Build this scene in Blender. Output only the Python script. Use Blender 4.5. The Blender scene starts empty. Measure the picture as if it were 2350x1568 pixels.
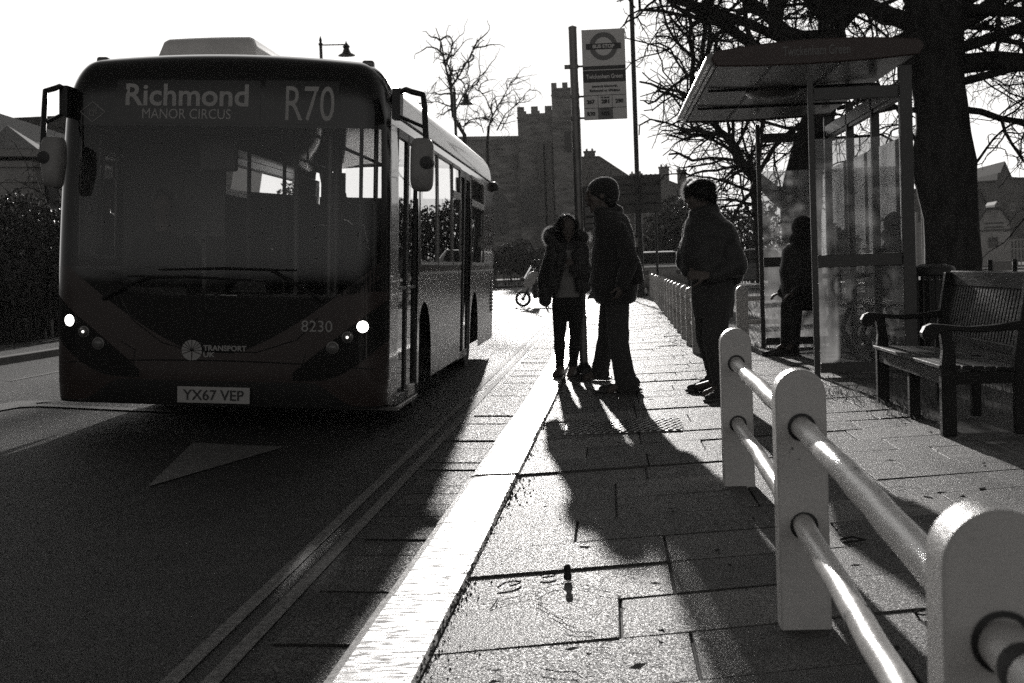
import bpy, bmesh, math, random
from mathutils import Vector, Matrix, Euler
R = math.radians
sc = bpy.context.scene
col = sc.collection

# ------------------------------------------------------------------ camera, world, sun
CAM_Z = 1.07
F = 3394.0                                   # focal length in units of a 2350 px wide frame
YAW, PITCH, ROLL = R(3.79), R(2.83), R(-2.1)
cam_d = bpy.data.cameras.new('camera'); cam = bpy.data.objects.new('camera', cam_d); col.objects.link(cam)
cam_d.sensor_width = 36; cam_d.lens = 36*F/2350; cam_d.clip_start = .05; cam_d.clip_end = 3000
CM = Matrix.Translation((0, 0, CAM_Z)) @ Matrix.Rotation(YAW, 4, 'Z') @ Matrix.Rotation(R(90)-PITCH, 4, 'X') @ Matrix.Rotation(ROLL, 4, 'Z')
cam.matrix_world = CM
cam_d.dof.use_dof = True; cam_d.dof.focus_distance = 8.5; cam_d.dof.aperture_fstop = 9.0
sc.camera = cam
SUN_AZ, SUN_EL = R(-2.8), R(9.7)
sun_v = Vector((math.sin(SUN_AZ)*math.cos(SUN_EL), math.cos(SUN_AZ)*math.cos(SUN_EL), math.sin(SUN_EL)))
w = bpy.data.worlds.new('World'); sc.world = w; w.use_nodes = True
nt = w.node_tree; bg = nt.nodes['Background']
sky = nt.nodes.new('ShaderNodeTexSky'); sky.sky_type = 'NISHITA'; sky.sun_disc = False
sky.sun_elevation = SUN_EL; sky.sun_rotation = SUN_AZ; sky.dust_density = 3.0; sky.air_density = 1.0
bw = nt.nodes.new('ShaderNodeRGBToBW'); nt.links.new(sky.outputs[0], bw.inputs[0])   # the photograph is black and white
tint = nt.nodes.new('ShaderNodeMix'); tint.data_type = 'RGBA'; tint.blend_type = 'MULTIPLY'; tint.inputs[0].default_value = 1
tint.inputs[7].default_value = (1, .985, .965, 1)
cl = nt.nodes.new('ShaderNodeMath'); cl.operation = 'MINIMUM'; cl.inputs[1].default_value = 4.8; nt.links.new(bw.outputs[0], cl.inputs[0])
pw = nt.nodes.new('ShaderNodeMath'); pw.operation = 'POWER'; pw.inputs[1].default_value = 2.2; nt.links.new(cl.outputs[0], pw.inputs[0])   # sky darkened away from the sun to deepen shade, for contrasty film
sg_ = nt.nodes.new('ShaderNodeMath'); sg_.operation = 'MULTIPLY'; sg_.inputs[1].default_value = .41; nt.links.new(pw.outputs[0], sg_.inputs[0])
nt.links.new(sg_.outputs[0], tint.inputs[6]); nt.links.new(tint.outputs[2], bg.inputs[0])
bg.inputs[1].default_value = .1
sl = bpy.data.lights.new('sun', 'SUN'); sl.energy = 5.0; sl.angle = R(.5); sl.color = (1, .97, .94)
so = bpy.data.objects.new('sun', sl); col.objects.link(so); so.rotation_euler = sun_v.to_track_quat('Z', 'Y').to_euler()
so.location = (0, 40, 40)
sc.view_settings.view_transform = 'Standard'; sc.view_settings.look = 'None'; sc.view_settings.gamma = 1; sc.view_settings.exposure = 0.0
sc.render.engine = 'CYCLES'; sc.cycles.max_bounces = 8; sc.cycles.transparent_max_bounces = 24
sc.cycles.sample_clamp_indirect = 6; sc.cycles.volume_bounces = 0
sc.cycles.use_denoising = False; sc.cycles.use_adaptive_sampling = False
sc.cycles.caustics_reflective = False; sc.cycles.caustics_refractive = False

CI = CM.inverted()
def ray(u, v):
    return (CM.to_3x3() @ Vector(((u-1175)/F, (784-v)/F, -1)))
def P(u, v, y):                              # point of the vertical plane Y = y seen at (u, v)
    d = ray(u, v); t = y/d.y
    return Vector((0, 0, CAM_Z)) + d*t
def G(u, v, z=0.0):                          # point of the level plane Z = z seen at (u, v)
    d = ray(u, v); t = (z-CAM_Z)/d.z
    return Vector((0, 0, CAM_Z)) + d*t

# ------------------------------------------------------------------ materials
def g3(v, t=0):
    return (v*(1+.02*t), v*(1-.004*t), v*(1-.03*t), 1)
class M:
    def __init__(s, name):
        s.m = bpy.data.materials.new(name); s.m.use_nodes = True; s.t = s.m.node_tree
        s.b = s.t.nodes['Principled BSDF']
    def n(s, typ, **kw):
        o = s.t.nodes.new('ShaderNode'+typ)
        for k, v in kw.items(): setattr(o, k, v)
        return o
    def l(s, a, b): s.t.links.new(a, b)
def mat(name, v=.2, rough=.6, metal=0, var=.25, scale=6, bump=0, bscale=60, spec=.5, rgb=None, coat=0, stretch=(1, 1, 1), detail=6, speck=0, attr=None, sheen=0, rvar=0, lo=.3, hi=.7):
    k = M(name); b = k.b
    c = rgb or g3(v, 1)[:3]
    b.inputs['Roughness'].default_value = rough; b.inputs['Metallic'].default_value = metal
    b.inputs['Specular IOR Level'].default_value = spec; b.inputs['Coat Weight'].default_value = coat
    b.inputs['Sheen Weight'].default_value = sheen
    tc = k.n('TexCoord'); mp = k.n('Mapping'); mp.inputs['Scale'].default_value = stretch
    k.l(tc.outputs['Object'], mp.inputs[0])
    nz = k.n('TexNoise'); nz.inputs['Scale'].default_value = scale; nz.inputs['Detail'].default_value = detail; nz.inputs['Roughness'].default_value = .65
    k.l(mp.outputs[0], nz.inputs[0])
    rp = k.n('MapRange'); rp.inputs[1].default_value = lo; rp.inputs[2].default_value = hi
    rp.inputs[3].default_value = 1-var; rp.inputs[4].default_value = 1+var
    k.l(nz.outputs['Fac'], rp.inputs[0])
    mx = k.n('Mix', data_type='RGBA', blend_type='MULTIPLY'); mx.inputs[0].default_value = 1
    mx.inputs[6].default_value = (*c, 1); k.l(rp.outputs[0], mx.inputs[7])
    out = mx.outputs[2]
    if attr:
        at = k.n('Attribute', attribute_name=attr); m2 = k.n('Mix', data_type='RGBA', blend_type='MULTIPLY'); m2.inputs[0].default_value = 1
        k.l(out, m2.inputs[6]); k.l(at.outputs['Color'], m2.inputs[7]); out = m2.outputs[2]
    k.l(out, b.inputs['Base Color'])
    if rvar:
        r2 = k.n('MapRange'); r2.inputs[1].default_value = lo; r2.inputs[2].default_value = hi
        r2.inputs[3].default_value = rough-rvar; r2.inputs[4].default_value = rough+rvar
        k.l(nz.outputs['Fac'], r2.inputs[0]); k.l(r2.outputs[0], b.inputs['Roughness'])
    if speck:                                # sparkling grit in the surface
        n3 = k.n('TexNoise'); n3.inputs['Scale'].default_value = speck; n3.inputs['Detail'].default_value = 2
        k.l(mp.outputs[0], n3.inputs[0])
        r3 = k.n('MapRange'); r3.inputs[1].default_value = .36; r3.inputs[2].default_value = .64; r3.inputs[3].default_value = rough+.28; r3.inputs[4].default_value = rough-.20; k.l(n3.outputs['Fac'], r3.inputs[0]); k.l(r3.outputs[0], b.inputs['Roughness'])
        r4 = k.n('MapRange'); r4.inputs[1].default_value = .36; r4.inputs[2].default_value = .64; r4.inputs[3].default_value = .45; r4.inputs[4].default_value = 1.6; k.l(n3.outputs['Fac'], r4.inputs[0])
        m4 = k.n('Mix', data_type='RGBA', blend_type='MULTIPLY'); m4.inputs[0].default_value = 1; k.l(out, m4.inputs[6]); k.l(r4.outputs[0], m4.inputs[7]); k.l(m4.outputs[2], b.inputs['Base Color'])
    if bump:
        n2 = k.n('TexNoise'); n2.inputs['Scale'].default_value = bscale; n2.inputs['Detail'].default_value = 5; n2.inputs['Roughness'].default_value = .7
        k.l(mp.outputs[0], n2.inputs[0])
        bp = k.n('Bump'); bp.inputs['Strength'].default_value = bump; bp.inputs['Distance'].default_value = .01
        k.l(n2.outputs['Fac'], bp.inputs['Height']); k.l(bp.outputs[0], b.inputs['Normal'])
    k.base = c
    return k.m
def glass(name, tint=.9, rough=.0, dirt=0, dscale=40, ior=1.5, streak=True):
    k = M(name); t = k.t; t.nodes.remove(k.b); o = t.nodes['Material Output']
    tr = k.n('BsdfTransparent'); tr.inputs[0].default_value = g3(tint)
    gl = k.n('BsdfGlossy'); gl.inputs['Roughness'].default_value = rough; gl.inputs[0].default_value = (1, 1, 1, 1)
    fr = k.n('Fresnel'); fr.inputs[0].default_value = ior
    geo = k.n('NewGeometry')
    mx = k.n('MixShader'); k.l(fr.outputs[0], mx.inputs[0]); k.l(tr.outputs[0], mx.inputs[1]); k.l(gl.outputs[0], mx.inputs[2])
    # a pane is one thin sheet: keep the same fresnel from both sides
    sepn = k.n('VectorMath', operation='SCALE')
    out = mx.outputs[0]
    if dirt:
        tc = k.n('TexCoord'); mp = k.n('Mapping'); mp.inputs['Scale'].default_value = (1, 1, .12 if streak else 1); k.l(tc.outputs['Object'], mp.inputs[0])
        nz = k.n('TexNoise'); nz.inputs['Scale'].default_value = dscale*.35; nz.inputs['Detail'].default_value = 6; k.l(mp.outputs[0], nz.inputs[0])
        sp = k.n('TexVoronoi'); sp.inputs['Scale'].default_value = dscale*2; k.l(tc.outputs['Object'], sp.inputs[0])
        lt = k.n('MapRange'); lt.inputs[1].default_value = .22; lt.inputs[2].default_value = .08; lt.inputs[3].default_value = 0; lt.inputs[4].default_value = .5; k.l(sp.outputs['Distance'], lt.inputs[0])
        n3 = k.n('TexNoise'); n3.inputs['Scale'].default_value = dscale*.5; k.l(tc.outputs['Object'], n3.inputs[0])
        gt = k.n('MapRange'); gt.inputs[1].default_value = .5; gt.inputs[2].default_value = .62; k.l(n3.outputs['Fac'], gt.inputs[0])
        mu = k.n('Math', operation='MULTIPLY'); k.l(lt.outputs[0], mu.inputs[0]); k.l(gt.outputs[0], mu.inputs[1])
        r = k.n('MapRange'); r.inputs[1].default_value = .35; r.inputs[2].default_value = .8; r.inputs[3].default_value = dirt*.3; r.inputs[4].default_value = dirt; k.l(nz.outputs['Fac'], r.inputs[0])
        ad = k.n('Math', operation='ADD'); ad.use_clamp = True; k.l(r.outputs[0], ad.inputs[0]); k.l(mu.outputs[0], ad.inputs[1])
        tl = k.n('BsdfTranslucent'); tl.inputs[0].default_value = g3(.5)
        df = k.n('BsdfDiffuse'); df.inputs[0].default_value = g3(.3)
        m2 = k.n('MixShader'); m2.inputs[0].default_value = .3; k.l(tl.outputs[0], m2.inputs[1]); k.l(df.outputs[0], m2.inputs[2])
        m3 = k.n('MixShader'); k.l(ad.outputs[0], m3.inputs[0]); k.l(out, m3.inputs[1]); k.l(m2.outputs[0], m3.inputs[2]); out = m3.outputs[0]
    k.l(out, o.inputs['Surface'])
    return k.m
def translucent(name, v, tl=.5):
    k = M(name); t = k.t; t.nodes.remove(k.b); o = t.nodes['Material Output']
    a = k.n('BsdfDiffuse'); a.inputs[0].default_value = g3(v); b = k.n('BsdfTranslucent'); b.inputs[0].default_value = g3(min(1, v*1.5))
    tc = k.n('TexCoord'); nz = k.n('TexNoise'); nz.inputs['Scale'].default_value = 3; k.l(tc.outputs['Object'], nz.inputs[0])
    mr = k.n('MapRange'); mr.inputs[3].default_value = tl*.6; mr.inputs[4].default_value = min(1, tl*1.4); k.l(nz.outputs['Fac'], mr.inputs[0])
    m = k.n('MixShader'); k.l(mr.outputs[0], m.inputs[0]); k.l(a.outputs[0], m.inputs[1]); k.l(b.outputs[0], m.inputs[2]); k.l(m.outputs[0], o.inputs[0])
    return k.m
def emit(name, v, s):
    k = M(name); k.b.inputs['Base Color'].default_value = g3(v); k.b.inputs['Emission Color'].default_value = (1, .97, .93, 1); k.b.inputs['Emission Strength'].default_value = s
    return k.m

m_asphalt = mat('asphalt', .032, .72, var=.35, scale=3, bump=.9, bscale=170, spec=.16, speck=190)
m_gutter = mat('gutter_stone', .05, .74, var=.3, scale=9, bump=.9, bscale=70, attr='tone', spec=.15, speck=120)
m_slab = mat('paving_slab', .105, .69, var=.3, scale=5, bump=.7, bscale=150, attr='tone', spec=.27, speck=200)
m_kerb = mat('kerb_granite', .34, .48, var=.25, scale=14, bump=.5, bscale=70, stretch=(.3, 1, 1), spec=.5, speck=48)
m_grit = mat('pale_grit', .10, .9, var=.4, scale=40)
m_grass_ground = mat('turf', .055, .9, var=.5, scale=1.5, bump=1, bscale=25, spec=.2)
m_soil = mat('soil', .05, .95, var=.4, scale=3, bump=1, bscale=30, spec=.2)
m_line = mat('worn_road_paint', .13, .7, var=.55, scale=26, bump=.6, bscale=120)
m_yellow = mat('worn_yellow_paint', .15, .75, var=.8, spec=.2, scale=30, bump=.6, bscale=120)
m_white = mat('white_painted_post', .74, .42, var=.10, scale=6, bump=.4, bscale=90, spec=.45, rvar=.05)
m_whiterail = mat('white_painted_rail', .7, .3, var=.1, scale=7, bump=.18, bscale=60, spec=.5, rvar=.08)
m_rust = mat('bare_rust', .03, .8, var=.5, scale=40)
m_dark = mat('black_plastic', .012, .45, var=.2)
m_rubber = mat('rubber', .012, .8, var=.3, scale=20)
m_black_gloss = mat('black_glazed_panel', .016, .10, var=.1, spec=.5)
m_paint = mat('dark_red_paint', rgb=(.036, .024, .021), rough=.32, var=.12, scale=2, coat=.35, spec=.5, rvar=.05)
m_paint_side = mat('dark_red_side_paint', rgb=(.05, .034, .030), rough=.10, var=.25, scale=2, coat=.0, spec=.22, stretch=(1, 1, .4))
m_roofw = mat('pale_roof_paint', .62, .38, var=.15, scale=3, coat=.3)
m_pod = mat('roof_pod_white', .8, .45, var=.15, scale=3)
m_mirror = mat('grey_mirror_shell', .30, .5, var=.08)
m_steel = mat('galvanised_steel', .22, .45, metal=.6, var=.2, scale=8)
m_chrome = mat('chrome', .6, .12, metal=1, var=.05)
m_ceiling = mat('glossy_ceiling_panel', .22, .09, var=.1)
m_rim_fuzz = translucent('rim_light_fuzz', .42, .6)  # pale strands added over clothes and skin to draw sunlit rims
m_scoot = mat('scooter_grey', .55, .45)
m_slate_dark = mat('dark_slate', .07, .95, var=.3, scale=3, spec=.05)
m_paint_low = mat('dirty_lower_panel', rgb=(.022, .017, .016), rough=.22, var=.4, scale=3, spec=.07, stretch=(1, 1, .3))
m_strand = translucent('hair_strand', .05, .5)
m_interior = mat('bus_interior_grey', .12, .7, var=.2)
m_seat = mat('seat_moquette', .035, .9, var=.5, scale=50)
m_pole_y = mat('handrail_paint', .10, .35, var=.1)
m_screen = glass('windscreen_glass', .86, dirt=.02, dscale=8, streak=False, ior=1.44)
m_window = glass('window_glass', .55, dirt=.02, dscale=14)
m_doorglass = glass('door_glass', .55, dirt=.03, dscale=14)
m_shelglass = glass('shelter_glass', .86, dirt=.42, dscale=26)
m_clear = glass('clear_glass', .9)
m_shelter = mat('shelter_grey_paint', .07, .4, var=.15, scale=6)
m_fascia = mat('shelter_fascia', rgb=(.055, .034, .030), rough=.45, var=.08)
m_ceil = mat('shelter_ceiling', .20, .28, var=.25, scale=2.2, stretch=(.4, 1.6, 1))
m_bark = mat('bark', .055, .95, var=.5, scale=7, bump=1, bscale=18, spec=.15, stretch=(1, 1, .35))
m_twig = mat('twig_bark', .05, .95, var=.3, spec=.15)
m_brick = mat('weathered_brick', .10, .9, var=.35, scale=3, bump=.8, bscale=9, spec=.2, stretch=(.5, .5, 1.6))
m_tower = mat('flint_and_stone', .22, .9, var=.75, scale=1.3, bump=1, bscale=2, spec=.2, stretch=(.35, .35, 1.3))  # tone lifted in place of haze over the church
m_stone = mat('dark_stone', .13, .9, var=.35, scale=1.5, bump=.6, bscale=6, spec=.2)
m_slate = mat('roof_slate', .09, .5, var=.3, scale=3, bump=.7, bscale=16, stretch=(.2, .2, 3))
m_render = mat('cream_render', .36, .85, var=.12, scale=2)
m_weather = mat('white_weatherboard', .42, .7, var=.15, scale=3, stretch=(.3, .3, 6))
m_winfar = mat('dark_window', .02, .2, var=.2)
m_crack = mat('open_crack', .006, 1, spec=0)
m_litter = mat('dry_leaf', .05, .95, spec=.05)
m_leaf = mat('evergreen_leaf', .06, .5, var=.5, scale=4)
m_grass = translucent('grass_blade', .09, .5)
m_wood = mat('weathered_teak', .022, .6, var=.4, spec=.25, scale=5, bump=.6, bscale=30, stretch=(1, .12, 1))
m_bin = mat('bin_metal', .03, .5, var=.2)
m_skin = mat('skin', rgb=(.12, .10, .09), rough=.6, var=.1)
m_coat = mat('black_wool', .028, .95, var=.3, scale=30, bump=.3, bscale=200, sheen=.25)
m_puffer = mat('padded_nylon', .026, .6, var=.2, scale=8, bump=.4, bscale=25, sheen=.2)
m_jean = mat('dark_denim', .045, .9, var=.3, scale=40, sheen=.2)
m_legging = mat('leggings', .015, .85, var=.15, sheen=.2)
m_shirt = mat('pale_shirt', .28, .9, var=.15)
m_shoe = mat('shoe_fabric', .035, .8, var=.25, scale=30)
m_shoe_pale = mat('pale_trainer', .5, .7, var=.2, scale=30)
m_sole = mat('shoe_sole', .10, .7, var=.1)
m_hair = mat('brown_hair', .03, .5, var=.4, scale=40, stretch=(1, 1, .2))
m_wisp = translucent('backlit_hair', .32, .7)
m_fur = translucent('fur', .30, .6)
m_fabric = mat('knit_cap', .02, .95, var=.3, scale=60, sheen=.3)
m_plate = mat('plate_reflective', .42, .5, var=.06)
m_text = mat('display_lettering', .45, .6, var=.03)
m_decal = mat('white_decal', .36, .6, var=.04)
m_disp = mat('display_glass', .034, .25, var=.05)
m_signw = mat('sign_white', .8, .5, var=.05)
m_signd = mat('sign_dark', .06, .5, var=.05)
m_signm = mat('sign_mid', .2, .5, var=.05)
m_ink = mat('sign_ink', .03, .6, var=.05)
m_carroof = mat('silver_car_paint', .35, .25, metal=.3, var=.05, coat=.5)
m_cardark = mat('dark_car_paint', .03, .2, var=.05, coat=.5)
m_cover = mat('iron_cover', .09, .4, metal=.7, var=.3, scale=20)
m_head = emit('lit_headlamp', .8, 9.0)
m_side = emit('lit_sidelamp', .8, 2.2)
m_lens = mat('lamp_lens', .14, .15, var=.2)
m_board = mat('notice_board_back', .09, .6, var=.1)

def chips(m_, scale=9, amt=.66, dark=.08):          # flaked paint: small dark chips with their own outline
    t = m_.node_tree; b = t.nodes['Principled BSDF']; src = b.inputs['Base Color'].links[0].from_socket
    tc = t.nodes.new('ShaderNodeTexCoord'); nz = t.nodes.new('ShaderNodeTexNoise'); nz.inputs['Scale'].default_value = scale; nz.inputs['Detail'].default_value = 9; nz.inputs['Roughness'].default_value = .75
    t.links.new(tc.outputs['Object'], nz.inputs[0]); r = t.nodes.new('ShaderNodeMapRange'); r.inputs[1].default_value = amt; r.inputs[2].default_value = amt+.02; t.links.new(nz.outputs['Fac'], r.inputs[0])
    mx = t.nodes.new('ShaderNodeMix'); mx.data_type = 'RGBA'; t.links.new(r.outputs[0], mx.inputs[0]); t.links.new(src, mx.inputs[6]); mx.inputs[7].default_value = g3(dark); t.links.new(mx.outputs[2], b.inputs['Base Color'])
chips(m_white, 8, .635, .16); chips(m_whiterail, 9, .63, .06); chips(m_line, 14, .64, .04); chips(m_yellow, 11, .61, .03)

# ------------------------------------------------------------------ mesh helpers
class MB:
    def __init__(s): s.v = []; s.f = []; s.c = []
    def add(s, vs, fs):
        k = len(s.v); s.v += [tuple(v) for v in vs]; s.f += [tuple(i+k for i in f) for f in fs]; return s
    def box(s, x0, x1, y0, y1, z0, z1, mtx=None):
        vs = [Vector((x, y, z)) for z in (z0, z1) for y in (y0, y1) for x in (x0, x1)]
        if mtx: vs = [mtx @ v for v in vs]
        return s.add(vs, [(0, 2, 3, 1), (4, 5, 7, 6), (0, 1, 5, 4), (2, 6, 7, 3), (0, 4, 6, 2), (1, 3, 7, 5)])
    def bar(s, p0, p1, w, h, up=(0, 0, 1)):          # rectangular bar from p0 to p1
        p0, p1 = Vector(p0), Vector(p1); d = (p1-p0).normalized(); up = Vector(up)
        a = d.cross(up)
        if a.length < 1e-4: a = d.cross(Vector((1, 0, 0)))
        a.normalize(); b = a.cross(d).normalized()
        vs = [p+a*sx*w/2+b*sz*h/2 for p in (p0, p1) for sz in (-1, 1) for sx in (-1, 1)]
        return s.add(vs, [(0, 1, 3, 2), (4, 6, 7, 5), (0, 4, 5, 1), (2, 3, 7, 6), (0, 2, 6, 4), (1, 5, 7, 3)])
    def tube(s, pts, rad, n=8, cap=True):
        pts = [Vector(p) for p in pts]; k = len(s.v)
        if not isinstance(rad, (list, tuple)): rad = [rad]*len(pts)
        a = None
        for i, p in enumerate(pts):
            d = (pts[min(i+1, len(pts)-1)]-pts[max(i-1, 0)]).normalized()
            if a is None:
                a = d.cross(Vector((0, 0, 1)))
                if a.length < 1e-3: a = d.cross(Vector((1, 0, 0)))
            a = (a-d*a.dot(d)).normalized(); b = d.cross(a)
            for j in range(n):
                t = 2*math.pi*j/n; s.v.append(tuple(p+(a*math.cos(t)+b*math.sin(t))*rad[i]))
            if i:
                for j in range(n):
                    s.f.append((k+(i-1)*n+j, k+(i-1)*n+(j+1) % n, k+i*n+(j+1) % n, k+i*n+j))
        if cap:
            s.f.append(tuple(k+j for j in range(n-1, -1, -1))); e = k+(len(pts)-1)*n; s.f.append(tuple(e+j for j in range(n)))
        return s
    def lathe(s, prof, c=(0, 0, 0), n=20, axis='z', cap=True):
        k = len(s.v)
        for r, z in prof:
            for j in range(n):
                t = 2*math.pi*j/n; p = (r*math.cos(t), r*math.sin(t), z)
                if axis == 'y': p = (p[0], p[2], p[1])
                if axis == 'x': p = (p[2], p[0], p[1])
                s.v.append((p[0]+c[0], p[1]+c[1], p[2]+c[2]))
        for i in range(len(prof)-1):
            for j in range(n): s.f.append((k+i*n+j, k+i*n+(j+1) % n, k+(i+1)*n+(j+1) % n, k+(i+1)*n+j))
        if cap: s.f.append(tuple(k+j for j in range(n-1, -1, -1))); e = k+(len(prof)-1)*n; s.f.append(tuple(e+j for j in range(n)))
        return s
    def prism(s, poly, d, o=(0, 0, 0), ax=(1, 0, 0), ay=(0, 0, 1)):   # polygon in plane ax, ay pushed along d
        o, ax, ay, d = Vector(o), Vector(ax), Vector(ay), Vector(d); n = len(poly)
        a = [o+ax*x+ay*y for x, y in poly]; vs = a+[p+d for p in a]
        return s.add(vs, [tuple(range(n-1, -1, -1)), tuple(range(n, 2*n))]+[(i, (i+1) % n, n+(i+1) % n, n+i) for i in range(n)])
    def grid(s, fn, nu, nv):
        k = len(s.v)
        for j in range(nv+1):
            for i in range(nu+1): s.v.append(tuple(fn(i/nu, j/nv)))
        for j in range(nv):
            for i in range(nu):
                a = k+j*(nu+1)+i; s.f.append((a, a+1, a+nu+2, a+nu+1))
        return s
    def ball(s, c, r, n=10, rz=None):
        rz = rz or r; pr = [(max(1e-4, r*math.sin(math.pi*i/n)), -rz*math.cos(math.pi*i/n)) for i in range(n+1)]
        return s.lathe(pr, c, n*2)
    def quad(s, a, b, c, d): return s.add([a, b, c, d], [(0, 1, 2, 3)])
    def build(s, name, m, parent=None, smooth=None, bevel=0, seg=2, off=None, fix=True):
        me = bpy.data.meshes.new(name)
        vs = s.v if off is None else [(v[0]-off[0], v[1]-off[1], v[2]-off[2]) for v in s.v]
        me.from_pydata(vs, [], s.f)
        if fix:
            bm = bmesh.new(); bm.from_mesh(me); bmesh.ops.recalc_face_normals(bm, faces=bm.faces); bm.to_mesh(me); bm.free()
        me.materials.append(m)
        o = bpy.data.objects.new(name, me); col.objects.link(o)
        if parent is not None: o.parent = parent
        if smooth is not None:
            me.polygons.foreach_set('use_smooth', [True]*len(me.polygons)); me.set_sharp_from_angle(angle=R(smooth))
        if bevel:
            md = o.modifiers.new('bevel', 'BEVEL'); md.width = bevel; md.segments = seg; md.limit_method = 'ANGLE'; md.angle_limit = R(40)
        me.update()
        return o
def thing(name, label, cat, loc=(0, 0, 0), rot=(0, 0, 0), group=None):
    o = bpy.data.objects.new(name, None); col.objects.link(o); o.location = loc; o.rotation_euler = rot
    o.empty_display_size = .2
    return tag(o, label, cat, group)
def tag(o, label, cat, group=None):
    o['label'] = label; o['category'] = cat
    if group: o['group'] = group
    return o
def struct(o, kind='structure'):
    o['kind'] = kind; return o
def dup(root, loc, rotz=None, label=None, group=None, scale=None):
    r = root.copy(); col.objects.link(r); r.location = loc
    if rotz is not None: r.rotation_euler = (0, 0, rotz)
    if scale: r.scale = (scale,)*3
    if label: r['label'] = label
    if group: r['group'] = group
    for ch in list(root.children):
        c = ch.copy(); col.objects.link(c); c.parent = r
        for gch in list(ch.children):
            d = gch.copy(); col.objects.link(d); d.parent = c
    return r
def text_geo(txt, size, width=None, bold=0.0, depth=.0015):   # centred lettering in the x-z plane, facing -y
    cu = bpy.data.curves.new('t', 'FONT'); cu.body = txt; cu.size = size; cu.align_x = 'CENTER'; cu.align_y = 'CENTER'; cu.offset = bold; cu.extrude = depth; cu.resolution_u = 4
    o = bpy.data.objects.new('t', cu); col.objects.link(o)
    dg = bpy.context.evaluated_depsgraph_get(); me = bpy.data.meshes.new_from_object(o.evaluated_get(dg))
    vs = [tuple(v.co) for v in me.vertices]; fs = [tuple(p.vertices) for p in me.polygons]
    bpy.data.objects.remove(o); bpy.data.curves.remove(cu); bpy.data.meshes.remove(me)
    xs = [v[0] for v in vs]; ys = [v[1] for v in vs]; cx = (min(xs)+max(xs))/2; cy = (min(ys)+max(ys))/2
    k = (width/(max(xs)-min(xs))) if width else 1
    return [((v[0]-cx)*k, -v[2], v[1]-cy) for v in vs], fs
def add_text(mb, txt, size, at, width=None, bold=0.0, height=None, mtx=None):
    vs, fs = text_geo(txt, size, width, bold)
    if height:
        h = max(v[2] for v in vs)-min(v[2] for v in vs); vs = [(v[0], v[1], v[2]*height/h) for v in vs]
    out = [Vector(at)+(mtx @ Vector(v) if mtx else Vector(v)) for v in vs]
    mb.add(out, fs)


# ------------------------------------------------------------------ ground, road, pavement
rnd = random.Random(5)
KI, KO, OK_ = -.495, -.775, -9.25                # kerb inner and outer edge, far kerb
def zr(x):                                    # cambered road surface
    x = max(OK_, min(KO, x)); return -.12+.03*min(KO-x, x-OK_)
def xr(y):                                    # right edge of the paving
    return 2.05 if y < 13 else (2.95 if y < 18.7 else 1.2+(y-18.7)*.010)
mb = MB(); mb.quad((-900, -300, -.42), (900, -300, -.42), (900, 1500, -.42), (-900, 1500, -.42)); struct(mb.build('ground', m_soil))
mb = MB(); mb.grid(lambda a, b: (OK_+(KO-OK_)*a, -8+92*b, zr(OK_+(KO-OK_)*a)), 16, 8); struct(mb.build('road', m_asphalt))
mb = MB(); mb.quad((-.50, -8, -.016), (3, -8, -.016), (3, 84, -.016), (-.50, 84, -.016)); struct(mb.build('pavement_bed', m_grit))
# turf of the green, gently uneven
rt = random.Random(2)
mb = MB(); mb.grid(lambda a, b: (1.2+(.85 if b == 0 else 0)+170*a**2, 13.1+190*b**1.6, -.035+.03*math.sin(9*a+20*b)*(b > .02)), 30, 60)
struct(mb.build('lawn', m_grass_ground))
mb = MB(); mb.quad((2.0, -8, -.022), (30, -8, -.022), (30, 18.6, -.022), (2.0, 18.6, -.022)); struct(mb.build('verge', m_soil))
# paving slabs: one sheet of chamfered flags
mb = MB(); tones = []
SK = .30
y = -2.0; row = 0
while y < 84:
    dep = .505; x = KI; right = xr(y+.2)
    first = True
    while x < right-.05:
        L = rnd.choice((.68, .68, .70, .62, .9)) if not first else rnd.choice((.66, .68, .34, .7, .5))
        first = False
        x1 = min(x+L, right)
        if right-x1 < .2: x1 = right
        g = .004; ch = .003; z0 = rnd.gauss(0, .0022); tx = rnd.gauss(0, .0035); ty = rnd.gauss(0, .0035)
        if y < 3 and rnd.random() < .0: z0 = 0
        tone = rnd.choice((.72, .85, .95, 1.0, 1.1, 1.35)) if rnd.random() < .8 else rnd.choice((.55, 1.6))
        a, b_, c, d = x+g, x1-g, y+g, y+dep-g
        mxx, myy = (a+b_)/2, (c+d)/2
        k = len(mb.v)
        for lvl in range(3):
            ins = ch if lvl == 2 else 0; zz = (-.028, -.004, 0)[lvl]
            for (px, py) in ((a+ins, c+ins), (b_-ins, c+ins), (b_-ins, d-ins), (a+ins, d-ins)):
                mb.v.append((px, py+SK*(px-KI), (z0+tx*(px-mxx)+ty*(py-myy)+zz)))
        for lvl in range(2):
            for j in range(4): mb.f.append((k+lvl*4+j, k+lvl*4+(j+1) % 4, k+lvl*4+4+(j+1) % 4, k+lvl*4+4+j))
        mb.f.append((k+8, k+9, k+10, k+11))
        tones += [tone]*12
        x = x1
    y += dep; row += 1
def tone_attr(o, tones):
    at = o.data.color_attributes.new('tone', 'FLOAT_COLOR', 'POINT')
    for i, t in enumerate(tones): at.data[i].color = (t, t, t, 1)
o = struct(mb.build('pavement', m_slab, fix=False)); tone_attr(o, tones)
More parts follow.
